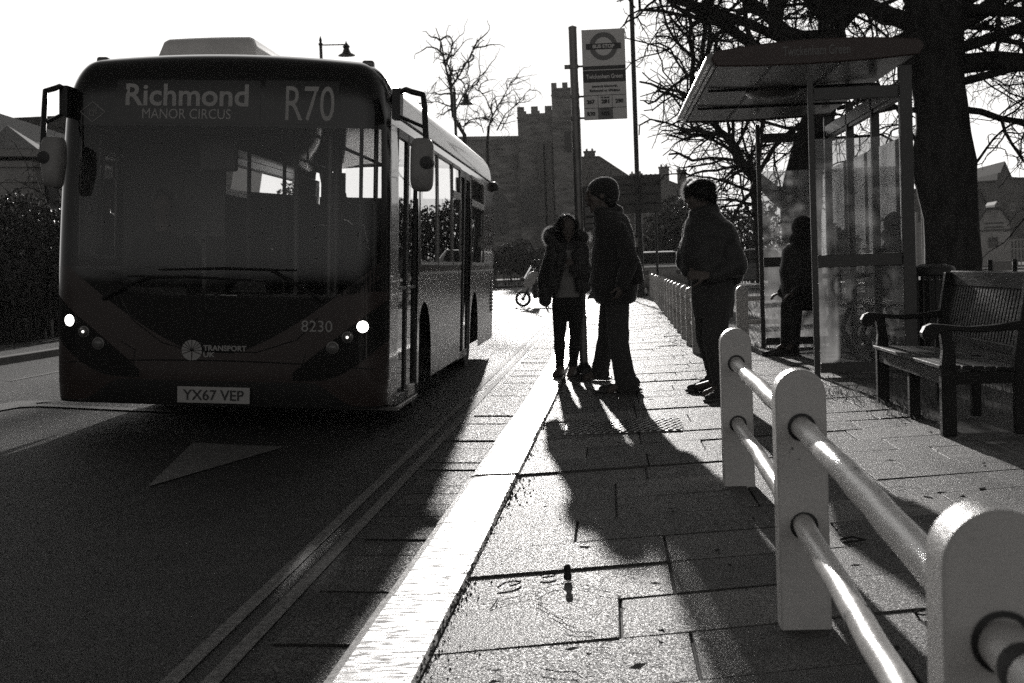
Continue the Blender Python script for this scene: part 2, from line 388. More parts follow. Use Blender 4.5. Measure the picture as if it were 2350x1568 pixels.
# kerb stones, one long kerb
mb = MB(); y = -3.62
while y < 46:
    L = 1.41 if y < 14 else .92; z = rnd.gauss(0, .003); dx = rnd.gauss(0, .004)
    n = 5; prof = [(KI-.006, -.14), (KI-.006, -.012+z), (KI-.018, z), (KO+.05, z-.004), (KO+.02, z-.012), (KO+.004, z-.035), (KO-.012, -.14)]
    a, b_ = y+.013, y+L-.013
    mb.prism([(p[0]+dx, p[1]) for p in prof], (0, b_-a, 0), o=(0, a, 0)); y += L
struct(mb.build('kerb', m_kerb))
mb = MB(); tones = []; y = -3
while y < 30:
    for (a, b_) in ((KO-.335, KO-.012),):
        L = rnd.uniform(.28, .4); k = len(mb.v); z = rnd.gauss(.006, .003)
        for (px, py) in ((a, y+.006), (b_, y+.006), (b_, y+L-.006), (a, y+L-.006)): mb.v.append((px, py, zr(px)+z))
        for (px, py) in ((a, y+.006), (b_, y+.006), (b_, y+L-.006), (a, y+L-.006)): mb.v.append((px, py, zr(px)-.02))
        mb.f.append((k, k+1, k+2, k+3))
        for j in range(4): mb.f.append((k+j, k+4+j, k+4+(j+1) % 4, k+(j+1) % 4))
        tones += [rnd.uniform(.6, 1.3)]*8; y += L
o = struct(mb.build('gutter', m_gutter)); tone_attr(o, tones)
mb = MB()
for xc in (-1.195, -1.315):
    yy = -3
    while yy < 84:
        mb.quad((xc-.028, yy, zr(xc-.028)+.005), (xc+.028, yy, zr(xc+.028)+.005), (xc+.028, yy+3, zr(xc+.028)+.005), (xc-.028, yy+3, zr(xc-.028)+.005)); yy += 3
struct(mb.build('road_marking_double_line', m_yellow))
def on_road(u, v, dz=.006):
    p = G(u, v, -.06)
    for _ in range(3): p = G(u, v, zr(p.x)+dz)
    return p
mb = MB()
a = [on_road(*q) for q in ((338, 1117), (655, 1025), (545, 1021), (443, 1015))]
mb.add(a, [(0, 1, 2, 3)])
a = [on_road(*q, dz=.012) for q in ((-40, 952), (0, 942), (45, 934), (90, 932), (82, 925), (125, 919), (45, 920), (0, 927), (-40, 936))]
mb.add(a, [(0, 1, 2, 7, 8), (2, 3, 4, 7), (4, 5, 6, 7)])
a = [on_road(*q, dz=.012) for q in ((90, 932), (330, 943), (420, 946), (330, 937), (86, 927))]; mb.add(a, [(0, 1, 2, 3, 4)])
for yy in (17.2, 23.5, 29.8, 36):
    mb.quad((-7.22, yy, zr(-7.2)+.005), (-7.12, yy, zr(-7.1)+.005), (-7.12, yy+1.9, zr(-7.1)+.005), (-7.22, yy+1.9, zr(-7.2)+.005))
struct(mb.build('road_marking', m_line))
# pavement across the road
mb = MB(); mb.box(OK_-.2, OK_, -8, 84, -.3, .0); struct(mb.build('far_kerb', m_stone, bevel=.012))
mb = MB(); mb.quad((-14.5, -8, -.006), (OK_-.2, -8, -.006), (OK_-.2, 84, -.006), (-14.5, 84, -.006)); struct(mb.build('far_pavement', m_asphalt))
mb = MB(); mb.box(-60, 60, 84, 88.5, -.3, .06); struct(mb.build('end_pavement', m_asphalt))
# crumbled mortar and grit along the kerb
mb = MB(); rr_ = random.Random(12)
for i in range(1500):
    yy = 2.5+14*rr_.random()**1.8; s_ = rr_.uniform(.002, .006)*(1+.04*yy); xx = KI+.004+rr_.gauss(0, .012) if rr_.random() < .75 else KI+abs(rr_.gauss(0, .05))
    z = .0; vs = [(xx+s_*math.cos(a)*rr_.uniform(.6, 1.2), yy+s_*math.sin(a)*rr_.uniform(.6, 1.2), z-.004) for a in (0, 1.57, 3.14, 4.71)]+[(xx+rr_.gauss(0, .2)*s_, yy+rr_.gauss(0, .2)*s_, z+s_*.8)]
    mb.add(vs, [(0, 1, 4), (1, 2, 4), (2, 3, 4), (3, 0, 4)])
o = mb.build('grit', m_grit, fix=False); o['kind'] = 'stuff'; o['label'] = 'crumbled mortar and grit along the kerb joint'
# grass
mb = MB(); rg = random.Random(8)
def blade(x, y, z, h, wd):
    t = rg.uniform(0, 6.28); l = rg.uniform(.1, .7)*h; a = rg.uniform(0, 6.28)
    dx, dy = math.cos(t)*wd, math.sin(t)*wd; lx, ly = math.cos(a)*l, math.sin(a)*l
    k = len(mb.v); mb.v += [(x-dx, y-dy, z), (x+dx, y+dy, z), (x+lx*.4+dx*.6, y+ly*.4+dy*.6, z+h*.6), (x+lx, y+ly, z+h*.95)]
    mb.f += [(k, k+1, k+2), (k, k+2, k+3)]
for i in range(26000):
    t = rg.random()**1.5; y = 18.0+34*t; x = 1.25+(y-18)*.012+rg.random()*(2.2+y*.12)
    blade(x, y, -.03, rg.uniform(.03, .085)*(1+.6*(rg.random() < .1)), .004+.0035*t)
for (cx, cy, n, rr) in ((2.02, 10.6, 160, .13), (2.2, 11.2, 220, .3), (1.98, 9.9, 90, .1), (2.9, 11.5, 500, .6), (3.2, 10, 300, .5), (1.72, 11.6, 70, .1), (2.6, 12.6, 300, .5)):
    for i in range(n): blade(cx+rg.gauss(0, rr), cy+rg.gauss(0, rr), -.02, rg.uniform(.03, .1), .0028)
for i in range(1200):                          # weeds along the fence foot
    y = 19+26*rg.random()**1.4; blade(1.13+(y-18.7)*.0105+rg.gauss(0, .05), y, -.005, rg.uniform(.02, .05), .004)
o = mb.build('grass', m_grass, fix=False); o['kind'] = 'stuff'; o['label'] = 'short winter grass of the green beyond the fence'
mb = MB()
for i in range(420):
    if i < 260: y = 18.8+18*rg.random()**1.6; x = 1.02+(y-18.7)*.0105-abs(rg.gauss(0, .16))
    else: y = rg.uniform(3, 17); x = rg.uniform(-.45, 1.9)
    s_ = rg.uniform(.006, .022)*(1+y*.02); t = rg.uniform(0, 6.28); z = .006
    vs = [(x+math.cos(t+k_*1.57)*s_*(1.5 if k_ % 2 else .7), y+math.sin(t+k_*1.57)*s_*(1.5 if k_ % 2 else .7), z+rg.uniform(0, .01)) for k_ in range(4)]
    mb.add(vs, [(0, 1, 2, 3)])
def bend(name, w_=lambda x: 1):                # the kerb line drifts slightly across the pavement
    for v in bpy.data.objects[name].data.vertices: v.co.x += (-.035+.0095*(min(max(v.co.y, 0), 12)-3.8))*w_(v.co.x)
bend('kerb'); bend('gutter', lambda x: max(0, min(1, (x-(KO-.335))/.335))); bend('grit'); bend('pavement', lambda x: max(0, min(1, 1-(x-KI)/.5)))
o = mb.build('leaf_litter', m_litter, fix=False); o['kind'] = 'stuff'; o['label'] = 'dry leaf litter scattered over the paving'

# ------------------------------------------------------------------ bus
BX, BY = -2.905, 10.6
BZ = zr(BX)
bus = thing('city_bus', 'dark single-deck city bus with lit headlamps and destination board reading Richmond', 'bus', (BX, BY, BZ), (0, R(3.2), 0))
W, BL = 1.245, 10.05
BMI = (Matrix.Translation((BX, BY, BZ)) @ Matrix.Rotation(R(3.2), 4, 'Y')).inverted()
def hw(z): return W-.04*max(0, (z-1.0)/1.7)**2
def ztop(x):
    a = abs(x); zc = 2.80-.05*(x/1.05)**2
    if a > .97: zc -= .25*(1-math.sqrt(max(0, 1-min(1, (a-.97)/.235)**2)))
    return zc
def zs(s):                                   # roof line for a share s of the half width
    return ztop(s*1.20)
def Fy(x, z):
    h = hw(z); a = min(abs(x), h-1e-4); RR = .21; y = .05*(x/W)**2
    if a > h-RR: t = (a-(h-RR))/RR; y += RR*(1-math.sqrt(max(0, 1-t*t)))*.95
    if z > 1.1: y += .10*((z-1.1)/1.5)**1.3
    if z < .45: y += .03*((.45-z)/.25)**2
    e = ztop(min(a, 1.198))-z
    if e < .3: y += .26*(1-math.sqrt(max(0, 1-((.3-max(0, e))/.3)**2)))
    return y
def patch(m_, name, s0, s1, zb, zt, nx=40, nz=16, off=0.0, parent=bus, smooth=40):
    mb = MB(); a0, a1 = math.asin(max(-1, min(1, s0))), math.asin(max(-1, min(1, s1)))
    fb = zb if callable(zb) else (lambda s: zb); ft = zt if callable(zt) else (lambda s: zt)
    def fn(i, j):
        s = math.sin(a0+(a1-a0)*i); b0, t0 = fb(s), ft(s); z = b0+(t0-b0)*j; x = s*hw(z)*.9999
        if z > 2.45: x = s*min(hw(z), 1.20+.0)
        z = min(z, zs(s))
        return (x, Fy(x, z)-off, z)
    mb.grid(fn, nx, nz); return mb.build(name, m_, parent, smooth=smooth)
sx = lambda s: abs(s*W)
def ramp(a, x0, y0, x1, y1): return y0 if a <= x0 else (y1 if a >= x1 else y0+(y1-y0)*(a-x0)/(x1-x0))
def sm(t): t = max(0, min(1, t)); return t*t*(3-2*t)
def z_red_low(s): return .385-.165*sm((sx(s)-.70)/.33)
def z_red_top(s): a = max(0, sx(s)-.12); return .59+.62*a**1.35
def z_glass(s): return 1.0+(.20*sm((-s-.38)/.5) if s < 0 else .06*sm((s-.6)/.35))
patch(m_dark, 'front_skirt', -.97, .97, .2, z_red_low, 60, 4)
patch(m_paint, 'bumper', -1, 1, z_red_low, z_red_top, 70, 10)
patch(m_black_gloss, 'front_panel', -1, 1, z_red_top, z_glass, 60, 10)
scr = patch(m_screen, 'windscreen', -.87, .955, z_glass, 2.24, 40, 20)
patch(m_black_gloss, 'corner_pillar', -1, -.87, z_glass, 2.24, 14, 20); patch(m_black_gloss, 'corner_pillar', .955, 1, z_glass, 2.24, 10, 20)
patch(m_black_gloss, 'front_dome', -1, 1, 2.24, zs, 70, 22)
# seams and the raised lower bumper line
mb = MB()
for pts in ([(-.62, .385), (-.60, .60), (-.70, .66)], [(.62, .385), (.66, .60)], [(-.72, 1.0), (-.62, .82), (-.40, .66), (-.2, .605), (.3, .60), (.6, .70), (.75, .86)]):
    mb.tube([(x, Fy(x, z)-.001, z) for x, z in pts], .004, 5)
mb.tube([(x/50, Fy(x/50, .60-.03*abs(x/50)**2)-.001, .535-.03*abs(x/50)**2) for x in range(-58, 59, 2)], .005, 5)
mb.build('panel_seam', m_dark, bus)
# destination displays and lettering, bent to the curve of the front
def bent(mb, off=.004):
    mb.v = [(v[0], Fy(v[0], v[2])-off+v[1]*.3, v[2]) for v in mb.v]
def bp(u, v):                                # where the front of the bus is seen at (u, v), in the bus's own x, z
    y = .05
    for _ in range(4): p = BMI @ P(u, v, BY+y); y = Fy(p.x, p.z)
    return p.x, p.z
def disp(x0, x1, z0, z1):
    return patch(m_disp, 'display', x0/W, x1/W, z0, z1, 12, 4, off=.003)
def disp_px(u0, v0, u1, v1):
    vm = (v0+v1)/2; um = (u0+u1)/2; return disp(bp(u0, vm)[0], bp(u1, vm)[0], bp(um, v1)[1], bp(um, v0)[1])
d1 = disp_px(258, 184, 600, 284); d2 = disp_px(612, 186, 787, 286)
def flat_text(name, m_, txt, box, parent, bold=0.0, off=.0055):
    u0, v0, u1, v1 = box; x0 = bp(u0, (v0+v1)/2)[0]; x1 = bp(u1, (v0+v1)/2)[0]; z1 = bp((u0+u1)/2, v0)[1]; z0 = bp((u0+u1)/2, v1)[1]; mb = MB(); add_text(mb, txt, .2, ((x0+x1)/2, 0, (z0+z1)/2), width=x1-x0, bold=bold, height=z1-z0); bent(mb, off); return mb.build(name, m_, parent, fix=False)
flat_text('lettering', m_text, 'Richmond', (289, 193, 571, 244), d1, .004)
flat_text('lettering', m_text, 'MANOR CIRCUS', (327, 250, 530, 273), d1)
flat_text('lettering', m_text, 'R70', (656, 198, 768, 278), d2)
flat_text('fleet_number', m_decal, '8230', (692, 736, 763, 762), bus)
flat_text('operator_name', m_decal, 'TRANSPORT', (467, 793, 566, 806), bus, .006)
flat_text('operator_name', m_decal, 'UK', (467, 808, 494, 820), bus, .006)
mb = MB()                                    # the operator's wheel emblem: ten wedges
cx, cz = bp(440.5, 804); rr = .076
ang = [90, 62, 42, 22, 0, -22, -90, -158, -180, -202, -222, -242, -270]
for a0, a1 in zip(ang[:-1], ang[1:]):
    n = max(2, int(abs(a1-a0)/8)); pts = [(cx+.010*math.cos(R((a0+a1)/2)), cz+.010*math.sin(R((a0+a1)/2)))]
    for i in range(n+1):
        t = a0-2.2+(a1-a0+4.4)*i/n; pts.append((cx+rr*math.cos(R(t)), cz+rr*math.sin(R(t))))
    mb.add([(p[0], 0, p[1]) for p in pts], [tuple(range(len(pts)))])
bent(mb, .005); mb.build('operator_emblem', m_decal, bus)
mb = MB(); fx, fz = bp(213, 257)               # diamond fuel pump badge
dia = [(-.095, 0), (0, -.074), (.095, 0), (0, .074)]
for i in range(4):
    a, b_ = dia[i], dia[(i+1) % 4]; mb.tube([(fx+a[0]+(b_[0]-a[0])*t/4, 0, fz+a[1]+(b_[1]-a[1])*t/4) for t in range(5)], .0028, 4)
for pts in ([(-.022, -.026), (-.022, .028), (.008, .028), (.008, -.026), (-.028, -.026), (.014, -.026)], [(-.014, .006), (-.014, .02), (.001, .02), (.001, .006), (-.014, .006)], [(.008, .012), (.02, .012), (.02, -.018), (.028, -.018), (.028, .018), (.018, .028)]):
    mb.tube([(fx+p[0], 0, fz+p[1]) for p in pts], .0022, 4)
bent(mb, .004); mb.build('fuel_badge', m_decal, bus)
mb = MB(); px0, px1 = bp(409, 905)[0], bp(575, 907)[0]; pz0, pz1 = bp(492, 925)[1], bp(492, 888)[1]
mb.box(px0, px1, -.012, -.004, pz0, pz1); pl = mb.build('number_plate', m_plate, bus, bevel=.008)
mb = MB(); add_text(mb, 'YX67 VEP', .09, ((px0+px1)/2, -.014, (pz0+pz1)/2), width=(px1-px0)*.84, bold=.001, height=.078); mb.build('plate_lettering', m_ink, pl, fix=False)
# headlamp clusters
for sg in (-1, 1):
    def up(s): a = sx(s); return .445+.52*max(0, (a-.56)/.64)**.95
    def lw(s): a = sx(s); return .40+.02*max(0, (a-.56)/.64)+.24*max(0, (a-.78)/.42)**1.6
    s0, s1 = (.57/W, .998) if sg > 0 else (-.998, -.57/W)
    hs = patch(m_black_gloss, 'headlamp_housing', s0, s1, lw, lambda s: max(up(s), lw(s)+.01), 26, 8, off=.006)
    for (ul, vl, ur, vr, r, m_, nm) in ((162, 735, 833, 750, .042, m_head, 'headlight'), (194, 761, 798, 774, .034, m_lens, 'fog_lamp'), (227, 788, 764, 798, .037, m_lens, 'indicator_lamp')):
        x, z = bp(ul, vl) if sg < 0 else bp(ur, vr); y = Fy(x, z); nv = Vector((Fy(x+.01, z)-Fy(x-.01, z), -.02, Fy(x, z+.01)-Fy(x, z-.01))).normalized()
        mq = Matrix.Translation((x, y-.012, z)) @ (-nv).to_track_quat('Z', 'Y').to_matrix().to_4x4()
        mb = MB(); mb.lathe([(r*.99, .02), (r, -.004), (r*.8, -.014), (r*.4, -.018), (.001, -.02)], n=20); mb.v = [tuple(mq @ Vector(v)) for v in mb.v]
        lp = mb.build(nm, m_, hs, smooth=60)
        mb = MB(); mb.lathe([(r*1.02, .004), (r*1.02, -.008), (r*1.22, -.006), (r*1.25, .004)], n=20); mb.v = [tuple(mq @ Vector(v)) for v in mb.v]; mb.build('lamp_bezel', m_steel if nm != 'headlight' else m_dark, hs, smooth=40)
        if nm == 'fog_lamp':
            mb = MB(); mb.lathe([(.010, -.018), (.009, -.023), (.001, -.024)], n=10); mb.v = [tuple(mq @ Vector(v)) for v in mb.v]; mb.build('side_light', m_side, hs)
# wipers
for (piv, el, t0, t1) in ((bp(238, 686), bp(342, 637), bp(296, 634), bp(606, 646)), (bp(742, 692), bp(622, 619), bp(364, 619), bp(682, 621))):
    mb = MB(); f = lambda p, o=.05: (p[0], Fy(p[0], p[1])-o, p[1])
    mb.tube([f(piv, .02), f(((piv[0]+el[0])/2, (piv[1]+el[1])/2+.01), .05), f(el, .045)], [.016, .013, .011], 6)
    mid = ((t0[0]+t1[0])/2, (t0[1]+t1[1])/2+.012); mb.tube([f(el, .045), f(mid, .04)], .010, 6)
    wp = mb.build('wiper', m_dark, bus, smooth=50)
    mb = MB(); mb.tube([f(t0, .02), f(mid, .022), f(t1, .02)], [.006, .011, .006], 5); mb.build('wiper_blade', m_rubber, wp)
# roof, sides
def roof_pt(i, j):
    a = -1+2*i; s = math.sin(a*math.pi/2)
    if abs(a) > .8: pass
    x = s*1.20; zt = ztop(x)
    y0 = Fy(x, zt); y = y0+(BL-y0)*j; rr_ = .42
    if y > BL-rr_: t = (y-(BL-rr_))/rr_; zt = zt-.20*(1-math.sqrt(max(0, 1-t*t)))
    return (x, y, zt)
mb = MB(); mb.grid(lambda i, j: roof_pt(i, 1-(1-j)**1.0), 48, 60); mb.build('roof', m_roofw, bus, smooth=40)
def side(name, m_, sg, y0, y1, z0, z1, ny=8, nz=4, off=0.0, parent=bus):
    mb = MB(); fz0 = z0 if callable(z0) else (lambda y: z0); fz1 = z1 if callable(z1) else (lambda y: z1)
    fy0 = y0 if callable(y0) else (lambda z: y0)
    def fn(i, j):
        yy = fy0(1)+(y1-fy0(1))*i; z = fz0(yy)+(fz1(yy)-fz0(yy))*j; ya = fy0(z)+(y1-fy0(z))*i
        x = hw(min(z, 2.6))
        if z > 2.45: x = hw(2.45)-(hw(2.45)-1.20)*min(1, (z-2.45)/.065)
        return (sg*(x+off), ya, z)
    mb.grid(fn, ny, nz); return mb.build(name, m_, parent, smooth=30)
ZE = ztop(1.20)                               # where the roof sheet meets the side
front_y = lambda z: Fy(hw(z), min(z, ZE))
def arch(y, yc, r=.53): d = abs(y-yc); return .24 if d >= r else max(.24, .42+math.sqrt(r*r-d*d)-.02)
WF, WR = 2.30, 7.2
low = lambda y: max(arch(y, WF), arch(y, WR))
def rear_zone(z): return BL
for sg in (1, -1):
    if sg > 0:
        side('front_corner_panel', m_paint, sg, front_y, .64, .2, 2.3, 6, 18)
        # front door: two glazed leaves
        for k, (a, b_) in enumerate(((.66, 1.23), (1.26, 1.83))):
            fr = MB(); x = W-.02
            for (ya, yb, za, zb) in ((a, a+.035, .17, 2.3), (b_-.035, b_, .17, 2.3), (a+.035, b_-.035, .17, .24), (a+.035, b_-.035, 2.23, 2.3), (a+.035, b_-.035, 1.06, 1.085)):
                fr.box(x-.03, x+.004, ya, yb, za, zb)
            dr = fr.build('door', m_dark, bus, bevel=.005)
            gm = MB(); gm.quad((x-.01, a+.035, .24), (x-.01, b_-.035, .24), (x-.012, b_-.035, 2.23), (x-.012, a+.035, 2.23)); gm.build('door_pane', m_doorglass, dr)
            hm = MB(); hm.tube([(x-.045, a+.09, .9), (x-.06, a+.09, 1.1), (x-.045, a+.09, 1.45)], .012, 6); hm.build('door_handle', m_pole_y, dr)
        lower = [(1.86, 5.50), (6.62, BL)]
        doors2 = True
        wins = [(1.94, 3.22), (3.30, 4.54), (4.62, 5.44), (6.72, 8.45)]
        posts = [(.64, .66), (1.83, 1.94), (3.22, 3.30), (4.54, 4.62), (5.44, 5.52), (6.62, 6.72), (8.45, 8.52)]
    else:
        lower = [(front_y, BL)]; wins = [(.62, 1.45), (1.8, 3.1), (3.18, 4.5), (4.58, 5.9), (5.98, 8.4)]
        posts = [(front_y, .62), (1.45, 1.8), (3.1, 3.18), (4.5, 4.58), (5.9, 5.98), (8.4, 8.5)]
    for (a, b_) in lower:
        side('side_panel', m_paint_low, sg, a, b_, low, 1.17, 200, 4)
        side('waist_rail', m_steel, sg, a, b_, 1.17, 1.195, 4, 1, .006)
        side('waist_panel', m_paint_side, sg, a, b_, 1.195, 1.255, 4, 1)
    for (a, b_) in posts: side('pillar', m_black_gloss, sg, a, b_, 1.255 if b_ not in (.66, 1.94) else .2, 2.3, 2, 6)
    for k, (a, b_) in enumerate(wins):
        wo = side('window', m_window, sg, a, b_, 1.255, 2.3, 2, 6, -.006)
        fm = MB()
        for z in ((1.27, 2.29) if k not in (2, 3) else (1.27, 1.97, 2.01, 2.29)):
            x = hw(z); fm.bar((sg*x, a, z), (sg*x, b_, z), .02, .03)
        for yy in (a+.012, b_-.012): fm.bar((sg*hw(1.26), yy, 1.26), (sg*hw(2.3), yy, 2.3), .016, .018, up=(0, 1, 0))
        if k in (2, 3): x = hw(1.99); fm.bar((sg*x, a, 1.99), (sg*x, b_, 1.99), .014, .05)
        fm.build('window_frame', m_steel, wo)
    side('rear_side_panel', m_paint_side, sg, 8.52 if sg > 0 else 8.5, BL, 1.255, 2.3, 3, 6)
    side('cantrail', m_paint_side, sg, front_y, BL-.02, 2.3, 2.38, 10, 2)
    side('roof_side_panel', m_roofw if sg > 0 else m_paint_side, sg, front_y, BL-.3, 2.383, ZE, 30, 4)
    rail = MB(); rail.tube([(sg*(hw(2.38)+.006), .5+9.2*i/10, 2.382) for i in range(11)], .009, 5); rail.build('drip_rail', m_dark, bus)
for k, (a, b_) in enumerate(((5.52, 6.06), (6.09, 6.62))):   # exit door
    fr = MB(); x = W-.03
    for (ya, yb, za, zb) in ((a, a+.04, .2, 2.3), (b_-.04, b_, .2, 2.3), (a+.04, b_-.04, .2, .28), (a+.04, b_-.04, 2.22, 2.3)): fr.box(x-.03, x+.004, ya, yb, za, zb)
    dr = fr.build('door', m_dark, bus, bevel=.005)
    gm = MB(); gm.quad((x-.01, a+.04, .28), (x-.01, b_-.04, .28), (x-.012, b_-.04, 2.22), (x-.012, a+.04, 2.22)); gm.build('door_pane', m_doorglass, dr)
# door step, door motor cover, roof edge lamps
mb = MB(); mb.box(.75, W+.01, .66, 1.83, .13, .165); mb.build('door_step', m_steel, bus, bevel=.006)
mb = MB(); mb.prism([(1.40, .17), (1.80, .17), (1.80, .26), (1.46, .27)], (.12, 0, 0), o=(W-.13, 0, 0), ax=(0, 1, 0)); mb.build('door_step_guard', m_pod, bus, bevel=.01)
for u_ in (-1.0, 1.02):
    z = ztop(u_); mb = MB(); mb.box(u_-.045, u_+.045, Fy(u_, z)+.02, Fy(u_, z)+.10, z-.03, z+.03); mb.build('marker_lamp', m_lens, bus, bevel=.02, seg=3)
# rear
mb = MB()
zb_ = 2.50
for (x0, x1, z0, z1) in ((-1.21, 1.21, .3, 2.16), (-1.19, -.85, 2.16, zb_), (.85, 1.19, 2.16, zb_)): mb.box(x0, x1, BL-.06, BL, z0, z1)
mb.build('rear_panel', m_paint_side, bus)
mb = MB(); mb.quad((-.85, BL-.03, 2.16), (.85, BL-.03, 2.16), (.85, BL-.03, zb_+.07), (-.85, BL-.03, zb_+.07)); mb.build('rear_window', m_clear, bus)
mb = MB()
for i in range(9): mb.box(W-.03, W+.012, BL-.42, BL-.08, .62+.048*i, .635+.048*i+.018)
mb.build('engine_grille', m_dark, bus)
mb = MB()
for i in range(22): mb.box(W-.015, W+.004, BL-.02, BL+.012, 1.25+.045*i, 1.265+.045*i)
mb.build('rear_corner_strip', m_steel, bus)
mb = MB(); mb.tube([(1.16, BL-.22, 2.36), (1.24, BL-.22, 2.34)], .02, 8); mb.lathe([(.001, -.07), (.06, -.06), (.075, 0), (.06, .06), (.001, .07)], (1.25, BL-.22, 2.33), 14, axis='y'); mb.build('side_camera', m_dark, bus, smooth=40)
# roof pod
mb = MB(); pa = BMI @ P(356, 80, BY+1.25); pb_ = BMI @ P(588, 84, BY+1.25)
def pod(i, j):
    x = pa.x+(pb_.x-pa.x)*i; s = abs(2*i-1); y = 1.2+2.3*j; e = min(1, min(j, 1-j)/.08)
    h = (pa.z-ztop(pa.x+.4)+.02)*(1-max(0, (s-.80)/.20)**3)*(math.sqrt(1-(1-e)**2))
    return (x, y, ztop(x)-.02+h)
mb.grid(pod, 30, 40); mb.build('roof_pod', m_pod, bus, smooth=50)
mb = MB(); mb.grid(lambda i, j: (.22+.34*i, 1.2+1.6*j, ztop(.3)-.02+.13*math.sqrt(max(0, 1-(2*j-1)**4))*math.sqrt(max(0, 1-(2*i-1)**4))), 16, 20); mb.build('roof_cowl', m_pod, bus, smooth=50)
# mirrors
for sg, (ha, ze) in ((-1, (.0, 0)), (1, (.0, 0))):
    mp_ = lambda u, v, y: BMI @ P(u, v, BY+y)
    if sg < 0:
        base, top, el, dn, piv = mp_(152, 208, .1), mp_(126, 203, -.02), mp_(103, 232, -.12), mp_(97, 345, -.22), mp_(103, 362, -.24); c_ = mp_(120, 372, -.2); hwid, hh = .082, .185
    else:
        base, top, el, dn, piv = mp_(912, 214, .14), mp_(945, 211, .02), mp_(974, 240, -.06), mp_(979, 355, -.16), mp_(979, 374, -.17); c_ = mp_(968, 378, -.12); hwid, hh = .08, .19
    hx, hz = c_.x, c_.z
    mb = MB(); pts = [base, base.lerp(top, .6)+Vector((0, 0, .02)), top, top.lerp(el, .55)+Vector((sg*.03, 0, .03)), el, dn]
    mb.tube(pts, .021, 8); mb.tube([base+Vector((0, 0, -.16)), el+Vector((0, -.01, -.16))], .014, 6); mb.box(base.x-.03, base.x+.03, base.y-.06, base.y+.10, base.z-.19, base.z+.03)
    mi = mb.build('mirror_arm', m_dark, bus, smooth=50)
    mb = MB(); n = 24
    ring = []
    for i in range(n):
        t = 2*math.pi*i/n; c, s = math.cos(t), math.sin(t); ring.append((math.copysign(abs(c)**.5, c)*hwid*(.82 if s < 0 and sg < 0 else 1), math.copysign(abs(s)**.42, s)*hh))
    lay = [(.35, -.08), (.78, -.07), (.97, -.035), (1, 0), (1, .06), (.9, .065)]
    for k_, y_ in lay:
        for p in ring: mb.v.append((hx+p[0]*k_, piv.y+.05+y_, hz+p[1]*k_))
    for a in range(len(lay)-1):
        for i in range(n): mb.f.append((a*n+i, a*n+(i+1) % n, (a+1)*n+(i+1) % n, (a+1)*n+i))
    mb.f.append(tuple(range(n-1, -1, -1))); mb.f.append(tuple((len(lay)-1)*n+i for i in range(n)))
    mb.build('mirror_shell', m_mirror, mi, smooth=60)
    mb = MB(); mb.lathe([(.001, -.05), (.045, -.045), (.05, -.01), (.05, .05)], (piv.x, piv.y+.01, piv.z), 14, axis='y'); mb.build('mirror_pivot', m_dark, mi, smooth=50)
# wheels
for sg in (-1, 1):
    for yc in (WF, WR):
        mb = MB(); mb.lathe([(.28, -.13), (.46, -.13), (.485, -.09), (.485, .09), (.46, .13), (.28, .13)], (sg*1.03, yc, .485), 32, axis='x'); wh = mb.build('wheel', m_rubber, bus, smooth=40)
        mb = MB(); mb.lathe([(.28, -.10), (.28, .10), (.22, .06 if sg > 0 else -.06), (.10, .08*sg), (.001, .10*sg)], (sg*1.03, yc, .485), 24, axis='x'); mb.build('rim', m_steel, wh, smooth=40)
    for yc in (WF, WR):
        mb = MB(); mb.grid(lambda i, j: (sg*(.82+.385*j), yc+.54*math.cos(math.pi*i), .42+.53*math.sin(math.pi*i)), 20, 1); mb.build('wheel_arch_liner', m_dark, bus)
# interior
mb = MB(); mb.grid(lambda i, j: ((2*i-1)*1.12, .9+(BL-1.0)*j, 2.62-.16*abs(2*i-1)**4), 20, 4); mb.build('ceiling_panel', m_ceiling, bus, smooth=60)
mb = MB(); mb.box(-1.15, 1.15, .45, BL-.1, .27, .33); mb.build('saloon_floor', m_interior, bus)
mb = MB(); mb.box(-1.1, 1.1, 6.9, BL-.1, .33, .95); mb.build('rear_platform', m_interior, bus)
mb = MB(); mb.box(-1.12, .95, .22, .62, .85, 1.0); mb.box(-1.1, -.3, .3, .75, .78, 1.06); mb.build('dashboard', m_interior, bus, bevel=.03)
mb = MB(); t_ = [(math.cos(a_*math.pi/10)*.22, math.sin(a_*math.pi/10)*.22) for a_ in range(21)]
mb.tube([(-.62+x, .78-y*.35, 1.16+y*.93*.35) for x, y in t_], .014, 6, cap=False); mb.build('steering_wheel', m_dark, bus)
mb = MB(); mb.box(-1.12, -.28, 1.30, 1.34, .33, 2.45); mb.box(-.31, -.28, .75, 1.30, .33, 1.45); mb.build('cab_partition', m_interior, bus)
mb = MB(); mb.box(-.30, -.02, .62, .72, 1.95, 2.2); mb.build('ticket_screen', m_board, bus, bevel=.02)
mb = MB(); mb.box(.05, .95, .40, .50, .9, 1.02); mb.build('front_ledge', m_interior, bus, bevel=.02)
mb = MB(); mb.prism([(-.14, 0), (.14, 0), (.10, .12), (-.09, .10)], (0, .01, 0), o=(.16, .32, 1.03), ay=(0, .5, .85)); mb.build('notice_card', m_board, bus)
for (x, y, z0, z1) in ((.30, 1.35, .33, 2.6), (.62, 1.4, .33, 2.6), (.42, 2.4, .33, 2.6), (-.35, 2.4, .33, 2.6), (.45, 3.6, .33, 2.6), (-.32, 3.7, .33, 2.6), (.95, 1.34, .33, 2.5), (.80, 5.45, .33, 2.5), (.5, 6.7, .33, 2.6), (-.3, 6.6, .33, 2.6), (.75, .42, .95, 2.3)):
    mb = MB(); mb.tube([(x, y, z0), (x, y, z1)], .019, 8); mb.build('handrail', m_pole_y, bus, smooth=50)
